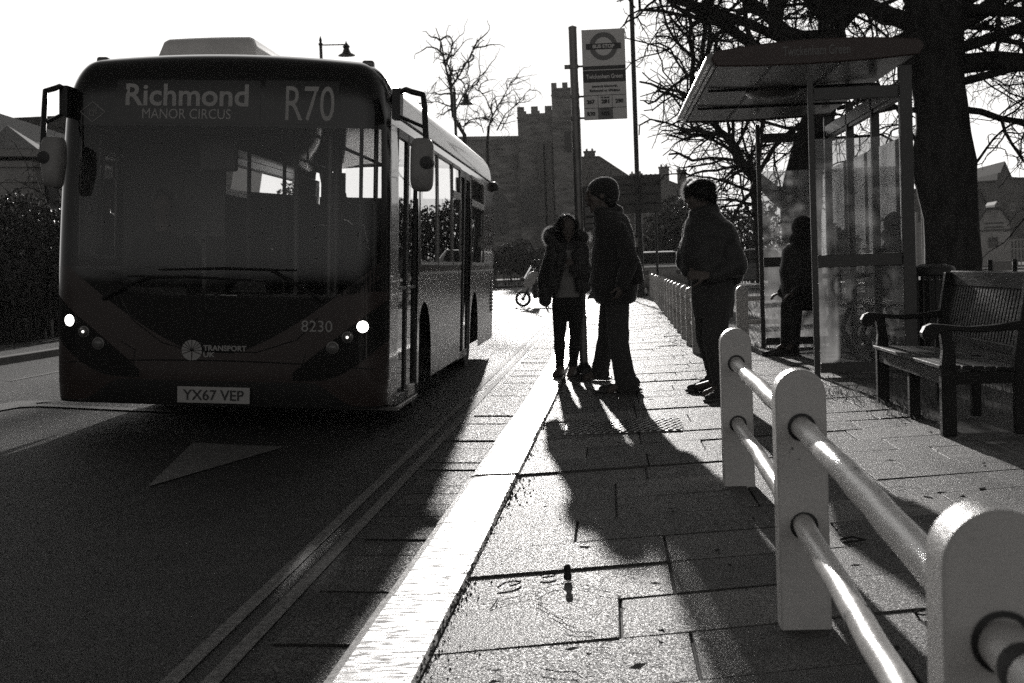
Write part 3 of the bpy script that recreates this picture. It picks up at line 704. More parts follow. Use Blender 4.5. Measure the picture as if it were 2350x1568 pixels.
for (x, z) in ((.38, 2.32), (-.36, 2.32)):
    mb = MB(); mb.tube([(x, 1.35, z), (x, 6.6, z)], .017, 8); mb.tube([(x, 3, z), (x, 3, 2.68)], .014, 6); mb.tube([(x, 5, z), (x, 5, 2.68)], .014, 6); mb.build('ceiling_handrail', m_pole_y, bus, smooth=50)
first = None
for yy in (3.2, 4.1, 7.4, 8.2, 9.0):
    for xx in (-.78, .78):
        pass
        z0 = .33 if yy < 6.9 else .95
        if first is None:
            mb = MB(); mb.box(-.42, .42, -.22, .22, .40, .47); mb.box(-.40, -.02, .20, .28, .47, 1.05); mb.box(.02, .40, .20, .28, .47, 1.05); mb.box(-.05, .05, -.1, .1, 0, .4)
            first = mb.build('passenger_seat', m_seat, bus, bevel=.03); st = first
        else:
            st = first.copy(); col.objects.link(st)
        st.location = (xx*.97, yy, z0); st.parent = bus

# ------------------------------------------------------------------ post and rail fences
def round_post(x, y, w_=.145, t_=.105, h=.75, lean=0):
    mb = MB(); r = w_/2; pr = [(-r, -.1), (r, -.1), (r, h-r)]+[(r*math.cos(a*math.pi/14), h-r+r*math.sin(a*math.pi/14)) for a in range(1, 14)]+[(-r, h-r)]
    mb.prism([(x+p[0], p[1]) for p in pr], (0, t_, 0), o=(0, y-t_/2, 0)); return mb
def rail_geo(p0, p1, r, wob=0.002, seed=0):
    rr = random.Random(seed); n = 12; mb = MB(); p0, p1 = Vector(p0), Vector(p1)
    mb.tube([p0.lerp(p1, i/n)+Vector((rr.gauss(0, wob), 0, rr.gauss(0, wob))) for i in range(n+1)], r, 16); return mb
def fence(name, label, pts, rail_z=(.585, .30), r=.030, group=None, ext=None, w_=.145, t_=.105, h=.75, round_=True, hole=True):
    t = thing(name, label, 'fence', pts[0]+(0,), group=group); o0 = pts[0]+(0,)
    for i, (x, y) in enumerate(pts):
        if round_: mb = round_post(x, y, w_, t_, h)
        else: mb = MB(); mb.box(x-w_/2, x+w_/2, y-t_/2, y+t_/2, -.1, h)
        po = mb.build('post', m_white, t, off=o0, bevel=.006, seg=2, smooth=35)
        if hole:
            for z in rail_z:
                mb = MB(); mb.lathe([(r*1.06, -.004), (r*1.34, -.002), (r*1.3, .003)], (x, y-t_/2-.001, z), 24, axis='y', cap=False); mb.v = [(v[0], v[1], v[2]) for v in mb.v]
                mb.build('rail_socket', m_dark, po, off=o0)
    ext = ext or []
    sp = list(zip(pts[:-1], pts[1:]))+ext
    for (a, b_) in sp:
        for z in rail_z:
            mb = rail_geo((a[0], a[1], z+random.uniform(-.004, .004)), (b_[0], b_[1], z), r, seed=int(a[1]*10+z*100)); mb.build('rail', m_whiterail, t, off=o0, smooth=60)
    return t
near_f = fence('post_and_rail_fence', 'white fence of round-topped posts and two tube rails nearest the camera', [(.589, 7.04), (.540, 4.32), (.474, 1.90)], ext=[((.474, 1.90), (.40, .25))])
# bare patches where the paint has come off the rails
for (a, t0, t1, z) in (((.585, 4.30), .47, .50, .30), ((.505, 1.90), .10, .13, .585)):
    p = Vector((.540, 4.32, .30)).lerp(Vector((.474, 1.9, .30)), t0) if a[1] > 4 else Vector((.474, 1.9, .585)).lerp(Vector((.40, .25, .585)), t0)
    q = Vector((.540, 4.32, .30)).lerp(Vector((.474, 1.9, .30)), t1) if a[1] > 4 else Vector((.474, 1.9, .585)).lerp(Vector((.40, .25, .585)), t1)
    mb = MB(); mb.tube([p, p.lerp(q, .3), p.lerp(q, .7), q], [.0305, .0325, .0322, .0305], 16)
    mb.build('rust_patch', m_rust, near_f, off=(.589, 7.04, 0))
pts = []; x, y = 1.10, 17.3
while y < 62:
    pts.append((1.03+(y-17.3)*.0124, y)); y += 1.75
far_f = fence('post_and_rail_fence', 'long white rail fence running away along the pavement behind the boy', pts, rail_z=(.585, .30), hole=False)
cross = [(1.65, 18.5), (2.75, 18.3), (3.78, 18.1), (5.6, 17.8), (7.6, 17.5)]
fence('post_and_rail_fence', 'white rail fence crossing behind the bus shelter', cross, hole=False, t_=.12)

# ------------------------------------------------------------------ cover plate, twigs
t = thing('inspection_cover', 'studded iron inspection cover set in the pavement near the feet', 'cover', (-.06, 9.3, .004))
mb = MB(); mb.prism([(-.25, .0), (.50, .08), (.50, .80), (-.25, .72)], (0, 0, .004), ay=(0, 1, 0)); mb.build('frame', m_cover, t)
mb = MB()
for i in range(15):
    for j in range(15):
        x = -.22+.0495*i+.012*(j % 3); y = .04+.048*j+.107*(x+.25); a = R(45 if (i+j) % 2 else -45); d = Vector((math.cos(a), math.sin(a), 0))*.018
        mb.bar(Vector((x, y, .007))-d, Vector((x, y, .007))+d, .012, .007)
mb.build('stud_plate', m_cover, t)
def twig(label, pts, r=.003):
    o = pts[0]; mb = MB(); mb.tube(pts, r, 5); return tag(mb.build('twig', m_litter, off=None), label, 'twig')
def gp(u, v, dz): p = G(u, v, 0); return Vector((p.x, p.y, dz))
twig('short forked twig on the flagstone beside the kerb', [gp(1142, 1352, .006), gp(1160, 1345, .012), gp(1178, 1342, .012), gp(1196, 1338, .006), gp(1190, 1344, .006), gp(1170, 1349, .005)])
twig('looped dry stalk lying left of the dark seed pod', [gp(1240, 1326, .006), gp(1256, 1323, .012), gp(1276, 1322, .006), gp(1270, 1326, .005), gp(1246, 1329, .005)])
twig('bent twig on the flagstone beneath the rails', [gp(1928, 1242, .005), gp(1955, 1240, .014), gp(1985, 1243, .006), gp(1965, 1248, .01), gp(1935, 1247, .005)], .004)
twig('curled twig behind the nearest fence post', [gp(2098, 1412, .006), gp(2120, 1408, .015), gp(2146, 1414, .008), gp(2118, 1418, .008), gp(2098, 1412, .006)], .003)
twig('thin pale stalk lower left of the forked twig', [gp(1126, 1400, .004), gp(1138, 1388, .008), gp(1142, 1377, .004)], .002)
p = G(1303, 1332, 0); mb = MB(); mb.lathe([(.001, 0), (.012, .002), (.015, .012), (.013, .022), (.008, .028), (.009, .032), (.0125, .038), (.0125, .046), (.008, .053), (.001, .055)], (p.x, p.y, 0), 14)
tag(mb.build('seed_pod', m_bark, smooth=60), 'small dark two-lobed seed pod standing on a flagstone', 'seed pod')
mb = MB(); rc = random.Random(3)                    # cracks in the flags
def crack(a, b_, w0):
    a, b_ = G(*a), G(*b_); n = 9; last = None
    for i in range(n+1):
        p = a.lerp(b_, i/n)+Vector((rc.gauss(0, .008), rc.gauss(0, .012), .0065)); ww = w0*(.6+1.2*rc.random())
        q = (p+Vector((0, -ww, 0)), p+Vector((0, ww, 0)))
        if last: mb.quad(last[0], q[0], q[1], last[1])
        last = q
for c in (((1080, 1398), (1225, 1366), .003), ((1225, 1366), (1302, 1336), .004), ((1302, 1336), (1415, 1370), .003), ((1415, 1370), (1440, 1390), .004), ((1235, 1390), (1300, 1440), .004), ((1300, 1440), (1400, 1478), .004), ((1222, 1366), (1260, 1390), .002), ((1230, 1540), (1360, 1560), .004), ((1990, 1130), (2080, 1118), .004), ((1880, 1075), (1990, 1130), .003)): crack(*c)
struct(mb.build('pavement_crack', m_crack, fix=False))

# ------------------------------------------------------------------ bus stop
SY = 14.5
p0 = G(1341, 862); SY = p0.y
stop = thing('bus_stop_pole', 'tall bus stop pole with flag sign and timetable case behind the girl', 'bus stop', (p0.x, SY, 0))
mb = MB(); mb.tube([(0, 0, 0), (0, 0, 3.36)], .039, 16); mb.lathe([(.042, 3.36), (.04, 3.375), (.001, 3.39)], n=14); mb.build('pole', m_steel, stop, smooth=50)
mb = MB(); mb.lathe([(.088, 0), (.086, .035), (.08, .06), (.062, .09), (.045, .115), (.04, .13)], n=20); mb.build('base_collar', m_dark, stop, smooth=60)
S0 = P(1326, 70, SY); S1 = P(1430, 268, SY); fx0 = .085; fw = .415; ft = S0.z; fh = .865
bd = MB(); bd.box(fx0, fx0+fw, -.012, .012, ft-fh, ft); board = bd.build('flag', m_signw, stop, bevel=.004)
for k_ in (.40, .735, .975):
    z = ft-fh*k_; mb = MB(); mb.tube([(0, 0, z), (fx0+.02, 0, z)], .010, 8); mb.lathe([(.046, z-.018), (.046, z+.018)], n=14)
    mb.box(-.09, -.03, -.012, .012, z-.02, z+.02); mb.build('bracket', m_steel, stop)
def sq(mb, x0, x1, f0, f1, y=-.0145): mb.quad((fx0+fw*x0, y, ft-fh*f0), (fx0+fw*x1, y, ft-fh*f0), (fx0+fw*x1, y, ft-fh*f1), (fx0+fw*x0, y, ft-fh*f1))
mb = MB(); sq(mb, .0, 1, .405, .445); sq(mb, .0, 1, .455, .585); mb.build('name_band', m_signd, board)
mb = MB()
for f in (.728, .868): sq(mb, .0, 1, f, f+.005)
for x in (.33, .66): sq(mb, x, x+.007, .73, 1)
mb.build('grid_line', m_ink, board)
mb = MB(); sq(mb, .335, .66, .873, 1); mb.build('night_cell', m_signm, board)
mb = MB(); c = (fx0+fw*.5, -.0145, ft-fh*.19); n = 40
for i in range(n):
    a, b_ = 2*math.pi*i/n, 2*math.pi*(i+1)/n; r0, r1 = .088, .134
    mb.quad((c[0]+r0*math.cos(a), c[1], c[2]+r0*math.sin(a)), (c[0]+r1*math.cos(a), c[1], c[2]+r1*math.sin(a)), (c[0]+r1*math.cos(b_), c[1], c[2]+r1*math.sin(b_)), (c[0]+r0*math.cos(b_), c[1], c[2]+r0*math.sin(b_)))
rd = mb.build('roundel', m_signm, board)
mb = MB(); mb.quad((c[0]-.168, -.0165, c[2]-.028), (c[0]+.168, -.0165, c[2]-.028), (c[0]+.168, -.0165, c[2]+.028), (c[0]-.168, -.0165, c[2]+.028)); bb = mb.build('roundel_bar', m_signd, rd)
def stx(txt, cx, f, width, h, m_, parent, bold=0, y=-.0165):
    mb = MB(); add_text(mb, txt, .1, (fx0+fw*cx, y, ft-fh*f), width=width, height=h, bold=bold); mb.build('lettering', m_, parent, fix=False)
stx('BUS STOP', .5, .19, .21, .034, m_signw, rd, .004, -.0185)
stx('Twickenham Green', .5, .522, .35, .042, m_signw, board, .002)
stx('towards Isleworth,', .5, .632, .25, .028, m_ink, board, .002); stx('Richmond or Whitton', .5, .678, .29, .026, m_ink, board, .002)
for txt, cx, f in (('267', .165, .80), ('281', .5, .80), ('290', .83, .80), ('R70', .165, .935), ('N22', .5, .935)): stx(txt, cx, f, .076, .040, m_ink, board, .004)
stx('24 hour', .5, .755, .09, .018, m_ink, board, .003); stx('night bus', .5, .885, .07, .013, m_ink, board, .002)
mb = MB(); z = P(1300, 325, SY).z; mb.box(-.115, -.05, -.01, .01, z-.10, z+.10); mb.build('stop_letter_plate', m_signm, stop, bevel=.004)
z1, z0 = P(1340, 428, SY).z, P(1340, 530, SY).z
mb = MB(); mb.box(.045, .225, -.03, .03, z0, z1); cs = mb.build('timetable_case', m_board, stop, bevel=.01)
mb = MB(); mb.box(.06, .21, -.034, -.031, z0+.03, z1-.09); sh = mb.build('timetable_sheet', m_signm, cs)
mb = MB()
for i, f in enumerate((.12, .22, .30, .62, .66, .86)): mb.box(.065, .205, -.0365, -.0345, z1-.10-(z1-z0-.13)*f-.012, z1-.10-(z1-z0-.13)*f)
mb.build('printed_band', m_ink, sh)

# ------------------------------------------------------------------ lamp posts and notice board
LY = 48.0
p0 = P(1471, 682, LY); lp = thing('lamp_post', 'tall slim dark lamp post with thick base at the end of the rail fence', 'lamp post', (p0.x, LY, 0))
mb = MB(); mb.lathe([(.13, -.1), (.13, 1.5), (.11, 2.75), (.075, 2.9), (.075, 9.0), (.05, 12.0)], n=14); mb.build('pole', m_dark, lp, smooth=40)
mb = MB(); mb.box(-.16, .0, -.10, -.12, 1.6, 1.9); mb.tube([(-.1, -.05, .6), (-.14, -.05, 2.0)], .03, 6); mb.build('control_box', m_steel, lp)
a, b_ = P(1405, 404, LY+.3), P(1519, 487, LY+.3)
nb = thing('notice_board', 'dark rectangular road sign seen from behind beside the tall lamp post', 'sign', (a.x, LY+.3, 0))
mb = MB(); mb.box(0, b_.x-a.x, -.03, .03, b_.z, a.z); mb.build('board', m_board, nb, bevel=.02)
mb = MB()
for k_ in (.25, .5, .75): z = b_.z+(a.z-b_.z)*k_; mb.box(.02, b_.x-a.x-.02, -.05, -.032, z-.03, z+.03)
mb.build('stiffener', m_dark, nb)
for xx in (.2, b_.x-a.x-.2):
    mb = MB(); mb.tube([(xx, .06, -.1), (xx, .06, a.z)], .04, 8); mb.build('leg', m_dark, nb)
def old_lamp(u, vtop, y, label, arm=1.15):
    p = P(u, vtop, y); t = thing('street_lamp', label, 'street lamp', (p.x, y, 0), group='old fashioned street lamps'); h = p.z
    mb = MB(); mb.lathe([(.16, -.1), (.14, 1.2), (.08, 1.4), (.07, h-.45), (.10, h-.42), (.10, h-.36), (.05, h-.3), (.07, h-.2), (.02, h-.05), (.001, h)], n=12); mb.build('pole', m_dark, t, smooth=40)
    mb = MB(); mb.tube([(0, 0, h-.42), (arm, 0, h-.45)], .03, 6); mb.build('arm', m_dark, t)
    mb = MB(); zz = h-.40; mb.lathe([(.001, .14), (.03, .05), (.05, 0), (.10, -.06), (.17, -.14), (.12, -.22), (.16, -.34), (.2, -.42), (.38, -.52), (.38, -.55), (.2, -.56), (.001, -.58)], (arm, 0, zz), 16); mb.build('lantern', m_dark, t, smooth=40)
    return t
old_lamp(735, 82, 66, 'old fashioned street lamp rising over the bus roof', 1.15)
old_lamp(1042, 196, 72, 'old fashioned street lamp in front of the bare trees', .55)

# ------------------------------------------------------------------ shelter
X0, X1, YN, YF = 1.85, 2.70, 13.4, 18.0
sh = thing('bus_shelter', 'glass bus shelter with curved fascia reading Twickenham Green', 'bus shelter', (X0, YN, 0)); so_ = (X0, YN, 0)
ZC = 2.70
# canopy: lens-shaped section swept along the kerb
CX0, CX1 = .97, 2.82
def lens(f, up): t = abs(2*f-1); e = min(1, (1-t)/.05); e = math.sqrt(max(0, 1-(1-e)**2)); return (.055+.06*(1-t*t))*e if up else -(.072+.03*(1-t*t))*e
mb = MB(); n = 44; ring = [(CX0+(CX1-CX0)*i/n, ZC+.15+.03*(i/n)+lens(i/n, True)) for i in range(n+1)]+[(CX0+(CX1-CX0)*i/n, ZC+.15+.03*(i/n)+lens(i/n, False)) for i in range(n-1, 0, -1)]
mb.prism([(x, z) for x, z in ring], (0, .05, 0), o=(0, 13.2, 0)); mb.build('fascia', m_fascia, sh, off=so_, bevel=.012, seg=3, smooth=40)
mb = MB(); mb.prism([(x+(.02 if x < 1.5 else -.02), ZC+.165+(z-ZC-.165)*.85) for x, z in ring], (0, 5.1, 0), o=(0, 13.255, 0)); mb.build('canopy', m_ceil, sh, off=so_, smooth=40)
mb = MB(); mb.prism([(x, z) for x, z in ring], (0, .04, 0), o=(0, 18.36, 0)); mb.build('fascia', m_fascia, sh, off=so_)
mb = MB(); mb.tube([(CX0+.005, 13.25, ZC+.15), (CX0+.005, 18.36, ZC+.15)], .05, 12); mb.tube([(CX0+.03, 13.25, ZC+.085), (CX0+.03, 18.36, ZC+.085)], .018, 8); mb.build('gutter_edge', m_steel, sh, off=so_, smooth=50)
mb = MB()
for x in (1.5, 2.1): mb.box(x-.005, x+.005, 13.26, 18.34, ZC+.055+.0, ZC+.078)
for y in (15.0, 16.7): mb.box(1.06, 2.74, y-.005, y+.005, ZC+.053, ZC+.080)
mb.build('ceiling_seam', m_dark, sh, off=so_)
mb = MB(); mb.lathe([(.001, -.09), (.22, -.06), (.27, -.02), (.27, .04)], (1.72, 15.2, ZC+.06), 20); mb.build('ceiling_lamp', m_ceil, sh, off=so_, smooth=50)
add = MB(); L = (P(1952, 118, 13.19).x-P(1797, 120, 13.19).x); pc = P(1874, 119, 13.19)
add_text(add, 'Twickenham Green', .1, (pc.x, 13.196, ZC+.18), width=L, bold=.001, height=.085); add.build('lettering', m_signm, sh, off=so_, fix=False)
def post(x, y, s_, z1=ZC+.1, d=None):
    mb = MB(); mb.box(x-s_/2, x+s_/2, y-(d or s_)/2, y+(d or s_)/2, -.02, z1); return mb.build('post', m_shelter, sh, off=so_, bevel=.006)
def panel(x0, x1, y, z0=.12, zm=1.03, zt=2.12, top=True, along='x', x=None, rails=True):
    def bx(a, b_, za, zb, d, m_=m_shelter, name='rail', bev=.005):
        mb = MB()
        if along == 'x': mb.box(a, b_, y-d/2, y+d/2, za, zb)
        else: mb.box(x-d/2, x+d/2, a, b_, za, zb)
        return mb.build(name, m_, sh, off=so_, bevel=bev)
    if rails: bx(x0, x1, z0-.09, z0, .05); bx(x0, x1, zm-.055, zm+.055, .05)
    g1 = bx(x0+.0, x1, z0+.003, zm-.058, .012, m_shelglass, 'glass_pane', 0); g2 = bx(x0, x1, zm+.058, zt, .012, m_shelglass, 'glass_pane', 0)
    if top: bx(x0, x1, zt+.34, zt+.45, .05)
post(X0, YN, .05, 2.68); post(X1-.02, YN, .11, d=.09, z1=2.74)
panel(X0+.03, X1-.08, YN)
# far end
post(X0+.0, YF, .05, 2.68); post(X1-.02, YF, .09, 2.74)
panel(X0+.03, X1-.07, YF, top=True)
for y in (14.9, 16.4): post(X1-.02, y, .08, 2.74)
for (a, b_) in ((YN+.06, 14.86), (14.94, 16.36), (16.44, YF-.05)): panel(a, b_, 0, along='y', x=X1-.02)
mb = MB(); mb.box(2.70, 2.76, 15.2, 16.1, 1.2, 2.05); mb.build('route_map_case', m_board, sh, off=so_, bevel=.01)
mb = MB(); mb.box(X1-.06, X1+.01, YN, YF, 2.5, 2.62); mb.build('roof_beam', m_shelter, sh, off=so_)
# perch bench
mb = MB()
for i in range(7): mb.box(2.18+.055*i, 2.22+.055*i, 14.7, 17.3, .60-.012*i, .622-.012*i)
pb = mb.build('perch_seat', m_steel, sh, off=so_, bevel=.005)
for y in (14.85, 16.1, 17.2):
    mb = MB(); mb.tube([(2.6, y, .56), (2.5, y, .3), (2.62, y, 0)], .028, 8); mb.tube([(2.16, y, .62), (2.14, y, .75), (2.3, y, .85), (2.6, y, .87)], .014, 8)
    mb.build('perch_bracket', m_dark, pb, off=(0, 0, 0)).location = (-X0, -YN, 0)

# ------------------------------------------------------------------ park bench beside the pavement
BX0, BX1, B0, B1 = 1.915, 2.38, 8.70, 10.86
bn = thing('park_bench', 'dark slatted park bench with scrolled arms facing the kerb', 'bench', (BX0, B0, 0)); bo = (BX0, B0, 0)
for y in (B0+.05, B1-.05):
    mb = MB(); mb.prism([(0, 0), (.085, 0), (.085, .46), (.07, .54), (.065, .62), (.0, .62), (.012, .5), (0, .40)], (0, .075, 0), o=(BX0, y-.037, 0)); mb.build('leg', m_wood, bn, off=bo, bevel=.006)
    mb = MB(); mb.prism([(.42, 0), (.50, 0), (.50, .42), (.58, .93), (.50, .93), (.42, .45)], (0, .07, 0), o=(BX0, y-.035, 0)); mb.build('leg', m_wood, bn, off=bo, bevel=.006)
    prof = [(-.10, .575), (-.105, .61), (-.085, .645), (-.05, .66), (.0, .655), (.15, .635), (.3, .64), (.5, .665), (.55, .665), (.55, .62), (.4, .605), (.2, .60), (.06, .615), (.0, .605), (-.03, .57), (-.06, .555)]
    mb = MB(); mb.prism(prof, (0, .085, 0), o=(BX0, y-.042, 0)); mb.build('armrest', m_wood, bn, off=bo, bevel=.008)
    mb = MB(); mb.box(BX0+.05, BX0+.44, y-.025, y+.025, .30, .37); mb.build('end_rail', m_wood, bn, off=bo)
mb = MB()
for i in range(7): mb.box(BX0-.015+.066*i, BX0+.043+.066*i, B0, B1, .395-.004*i, .418-.004*i)
mb.build('seat', m_wood, bn, off=bo, bevel=.004)
mb = MB(); mb.box(BX0+.01, BX0+.05, B0+.09, B1-.09, .30, .385); mb.build('front_apron', m_wood, bn, off=bo, bevel=.005)
ym = (B0+B1)/2
mb = MB(); mb.box(BX0+.02, BX0+.09, ym-.035, ym+.035, 0, .38); mb.build('leg', m_wood, bn, off=bo, bevel=.005)
mb = MB(); mb.box(BX0+.42, BX0+.48, ym-.035, ym+.035, 0, .40); mb.build('leg', m_wood, bn, off=bo, bevel=.005)
mb = MB(); k_ = .085/.48
for y in [B0+.12+.075*i for i in range(26)]:
    mb.bar((BX0+.478, y, .50), (BX0+.555, y, .84), .05, .018, up=(1, 0, 0))
mb.build('backrest', m_wood, bn, off=bo, bevel=.003)
mb = MB(); mb.bar((BX0+.555, B0+.05, .885), (BX0+.555, B1-.05, .885), .035, .11); mb.build('top_rail', m_wood, bn, off=bo, bevel=.01)
mb = MB(); mb.bar((BX0+.476, B0+.08, .475), (BX0+.476, B1-.08, .475), .035, .06); mb.build('back_rail', m_wood, bn, off=bo, bevel=.006)
# litter bin and far seat
p0 = P(2138, 612, 15.2)
bi = thing('litter_bin', 'dark round litter bin between the shelter and the big trunk', 'litter bin', (p0.x, 15.2, 0))
mb = MB(); mb.lathe([(.17, 0), (.19, .02), (.20, .8), (.001, .8)], n=24); mb.build('body', m_bin, bi, smooth=40)
mb = MB(); mb.lathe([(.20, .84), (.225, .85), (.23, .90), (.215, .93), (.12, .96), (.12, .955), (.20, .90)], n=24); mb.build('rim', m_bin, bi, smooth=40)
mb = MB()
for i in range(20): a = i*math.pi/10; mb.box(.206*math.cos(a)-.008, .206*math.cos(a)+.008, .206*math.sin(a)-.008, .206*math.sin(a)+.008, .05, .86)
mb.build('slat', m_bin, bi)
pa, pz = P(2272, 597, 26), P(2330, 640, 26)
ch = thing('wooden_seat', 'wooden seat with its sunlit back coloured pale standing alone on the grass by the big trunk', 'seat', (pa.x, 26, -.03)); wd = pz.x-pa.x; hz = pa.z+.03
for x in (0, wd):
    mb = MB(); mb.bar((x, 0, 0), (x, .03, hz*.5), .075, .07); mb.bar((x, .03, hz*.5), (x+.03, .10, hz), .075, .07); mb.build('leg', m_wood, ch, bevel=.01)
    mb = MB(); mb.bar((x, -.42, 0), (x, -.42, .44), .07, .07); mb.build('leg', m_wood, ch)
mb = MB(); mb.box(.03, wd-.03, .06, .09, hz*.55, hz*.74); mb.box(.03, wd-.03, .08, .11, hz*.79, hz*.97); mb.build('backrest', m_weather, ch)  # sun on the back boards is put into their pale colour
mb = MB(); mb.box(-.02, wd+.02, -.45, .02, .42, .46); mb.build('seat', m_wood, ch)

# ------------------------------------------------------------------ scooter
sp_ = G(1201, 705, zr(-2.3)); sc_ = thing('motor_scooter', 'grey and black motor scooter parked at the kerb beyond the girl', 'scooter', (sp_.x, sp_.y, zr(sp_.x)), (0, 0, R(12)))
def wheel_geo(x, r=.235):
    mb = MB(); mb.lathe([(r-.06, -.045), (r-.02, -.055), (r, -.02), (r, .02), (r-.02, .055), (r-.06, .045)], (x, 0, r), 28, axis='y', cap=False); wh = mb.build('wheel', m_rubber, sc_, smooth=50)
    mb = MB(); mb.lathe([(r-.062, -.03), (r-.058, 0), (r-.062, .03), (r-.075, .02), (r-.075, -.02)], (x, 0, r), 28, axis='y', cap=False)
    for i in range(6): a = i*math.pi/3; mb.bar((x, 0, r), (x+math.cos(a)*(r-.06), 0, r+math.sin(a)*(r-.06)), .02, .02, up=(0, 1, 0))
    mb.lathe([(.05, -.05), (.05, .05)], (x, 0, r), 14, axis='y'); mb.build('rim', m_steel, wh)
wheel_geo(0); wheel_geo(1.32)
mb = MB(); mb.prism([(-.16, .44), (-.02, .52), (.12, .50), (.22, .38), (.2, .30), (.12, .42), (-.1, .43)], (0, .12, 0), o=(0, -.06, 0)); mb.build('front_mudguard', m_scoot, sc_, bevel=.02)
mb = MB(); mb.bar((0, -.07, .235), (.20, -.05, .62), .04, .05); mb.bar((0, .07, .235), (.20, .05, .62), .04, .05); mb.build('fork', m_dark, sc_)
mb = MB(); mb.prism([(.02, .72), (.22, .98), (.32, 1.04), (.46, 1.0), (.44, .9), (.34, .66), (.14, .50)], (0, .34, 0), o=(0, -.17, 0)); mb.build('front_fairing', m_scoot, sc_, bevel=.05, seg=3)
mb = MB(); mb.prism([(.24, .52), (.36, .7), (.44, .86), (.46, .56), (.5, .28), (1.0, .26), (1.02, .36), (.62, .37), (.34, .22)], (0, .30, 0), o=(0, -.15, 0)); mb.build('leg_shield', m_dark, sc_, bevel=.03)
mb = MB(); mb.prism([(.92, .30), (1.05, .66), (.95, .76), (1.2, .80), (1.6, .84), (1.74, .72), (1.55, .45), (1.2, .26)], (0, .30, 0), o=(0, -.15, 0)); mb.build('rear_body', m_dark, sc_, bevel=.05, seg=3)
mb = MB(); mb.prism([(.9, .76), (1.0, .84), (1.3, .82), (1.55, .90), (1.66, .86), (1.5, .76)], (0, .28, 0), o=(0, -.14, 0)); mb.build('saddle', m_dark, sc_, bevel=.03, seg=3)
mb = MB(); mb.tube([(.34, -.32, 1.08), (.38, -.2, 1.10), (.36, 0, 1.04), (.38, .2, 1.10), (.34, .32, 1.08)], .018, 8); mb.build('handlebar', m_dark, sc_)
mb = MB(); mb.grid(lambda i, j: (.04+.24*j, (i-.5)*.36, .80+.38*j+.0*i), 6, 6); mb.build('fly_screen', m_clear, sc_)
mb = MB(); mb.tube([(.02, -.19, .78), (.27, -.19, 1.17), (.27, .19, 1.17)], .008, 5); mb.build('fly_screen_edge', m_steel, sc_)
for yy in (-.3, .3):
    mb = MB(); mb.tube([(.38, yy*.8, 1.1), (.44, yy*1.1, 1.28)], .01, 6); mb.ball((.44, yy*1.15, 1.32), .06, 6, .045); mb.build('mirror', m_dark, sc_, smooth=50)
mb = MB(); mb.ball((.0, 0, .80), .07, 8); mb.build('headlight', m_lens, sc_, smooth=60)

# ------------------------------------------------------------------ parked cars
def car(u, v, y, rz, label, paint):
    p = G(u, v, 0) if y is None else P(u, v, y)
    t = thing('parked_car', label, 'car', (p.x, p.y, 0), (0, 0, rz), group='cars parked beyond the fence')
    pr = [(-2.05, .25), (2.05, .25), (2.10, .55), (2.02, .80), (1.1, .93), (.5, 1.38), (-.2, 1.48), (-1.2, 1.44), (-1.75, 1.0), (-2.08, .92), (-2.12, .5)]
    mb = MB(); n = len(pr); wz = lambda z: .86 if z < .95 else .86-.22*(z-.95)/.5
    mb.add([(sg*wz(z), x, z) for sg in (-1, 1) for x, z in pr], [tuple(range(n-1, -1, -1)), tuple(range(n, 2*n))]+[(i, (i+1) % n, n+(i+1) % n, n+i) for i in range(n)])
    mb.build('body', paint, t, bevel=.06, seg=3, smooth=50)
    mb = MB()
    for sg in (-1, 1):
        for q in ([(.95, .97), (.46, 1.34), (-.15, 1.41), (-.15, .97)], [(-.22, .97), (-.22, 1.41), (-1.1, 1.38), (-1.5, 1.05)]):
            mb.add([(sg*(wz(z)+.012), x, z) for x, z in q], [(0, 1, 2, 3)])
    mb.add([(-.7, 1.09, .97), (.7, 1.09, .97), (.6, .53, 1.38), (-.6, .53, 1.38)], [(0, 1, 2, 3)]); mb.add([(-.6, -1.73, 1.05), (.6, -1.73, 1.05), (.55, -1.26, 1.42), (-.55, -1.26, 1.42)], [(0, 1, 2, 3)])
    mb.build('window', m_winfar, t)
    for sx_ in (-1, 1):
        for yy in (1.3, -1.3):
            mb = MB(); mb.lathe([(.2, -.1), (.3, -.1), (.32, 0), (.3, .1), (.2, .1)], (sx_*.80, yy, .32), 18, axis='x'); wh = mb.build('wheel', m_rubber, t)
            mb = MB(); mb.lathe([(.2, -.02), (.001, .0), (.2, .02)], (sx_*.88, yy, .32), 14, axis='x'); mb.build('rim', m_steel, wh)
        for yy, m_ in ((-2.08, m_lens), (2.05, m_lens)): mb = MB(); mb.box(sx_*.62-.15, sx_*.62+.15, yy-.04, yy+.04, .68, .82); mb.build('headlight' if yy > 0 else 'tail_light', m_, t, bevel=.02)
        mb = MB(); mb.box(sx_*.95-.08, sx_*.95+.08, .82, .9, .95, 1.06); mb.build('wing_mirror', paint, t, bevel=.02)
    return t
car(1505, 612, 52, R(4), 'pale car parked at the far end of the rail fence, sun on its roof', m_carroof)
car(1546, 612, 62, R(4), 'darker car parked just beyond the pale car', m_cardark)
car(1728, 612, 58, R(60), 'car parked by the hedge between the boy and the shelter', m_cardark)

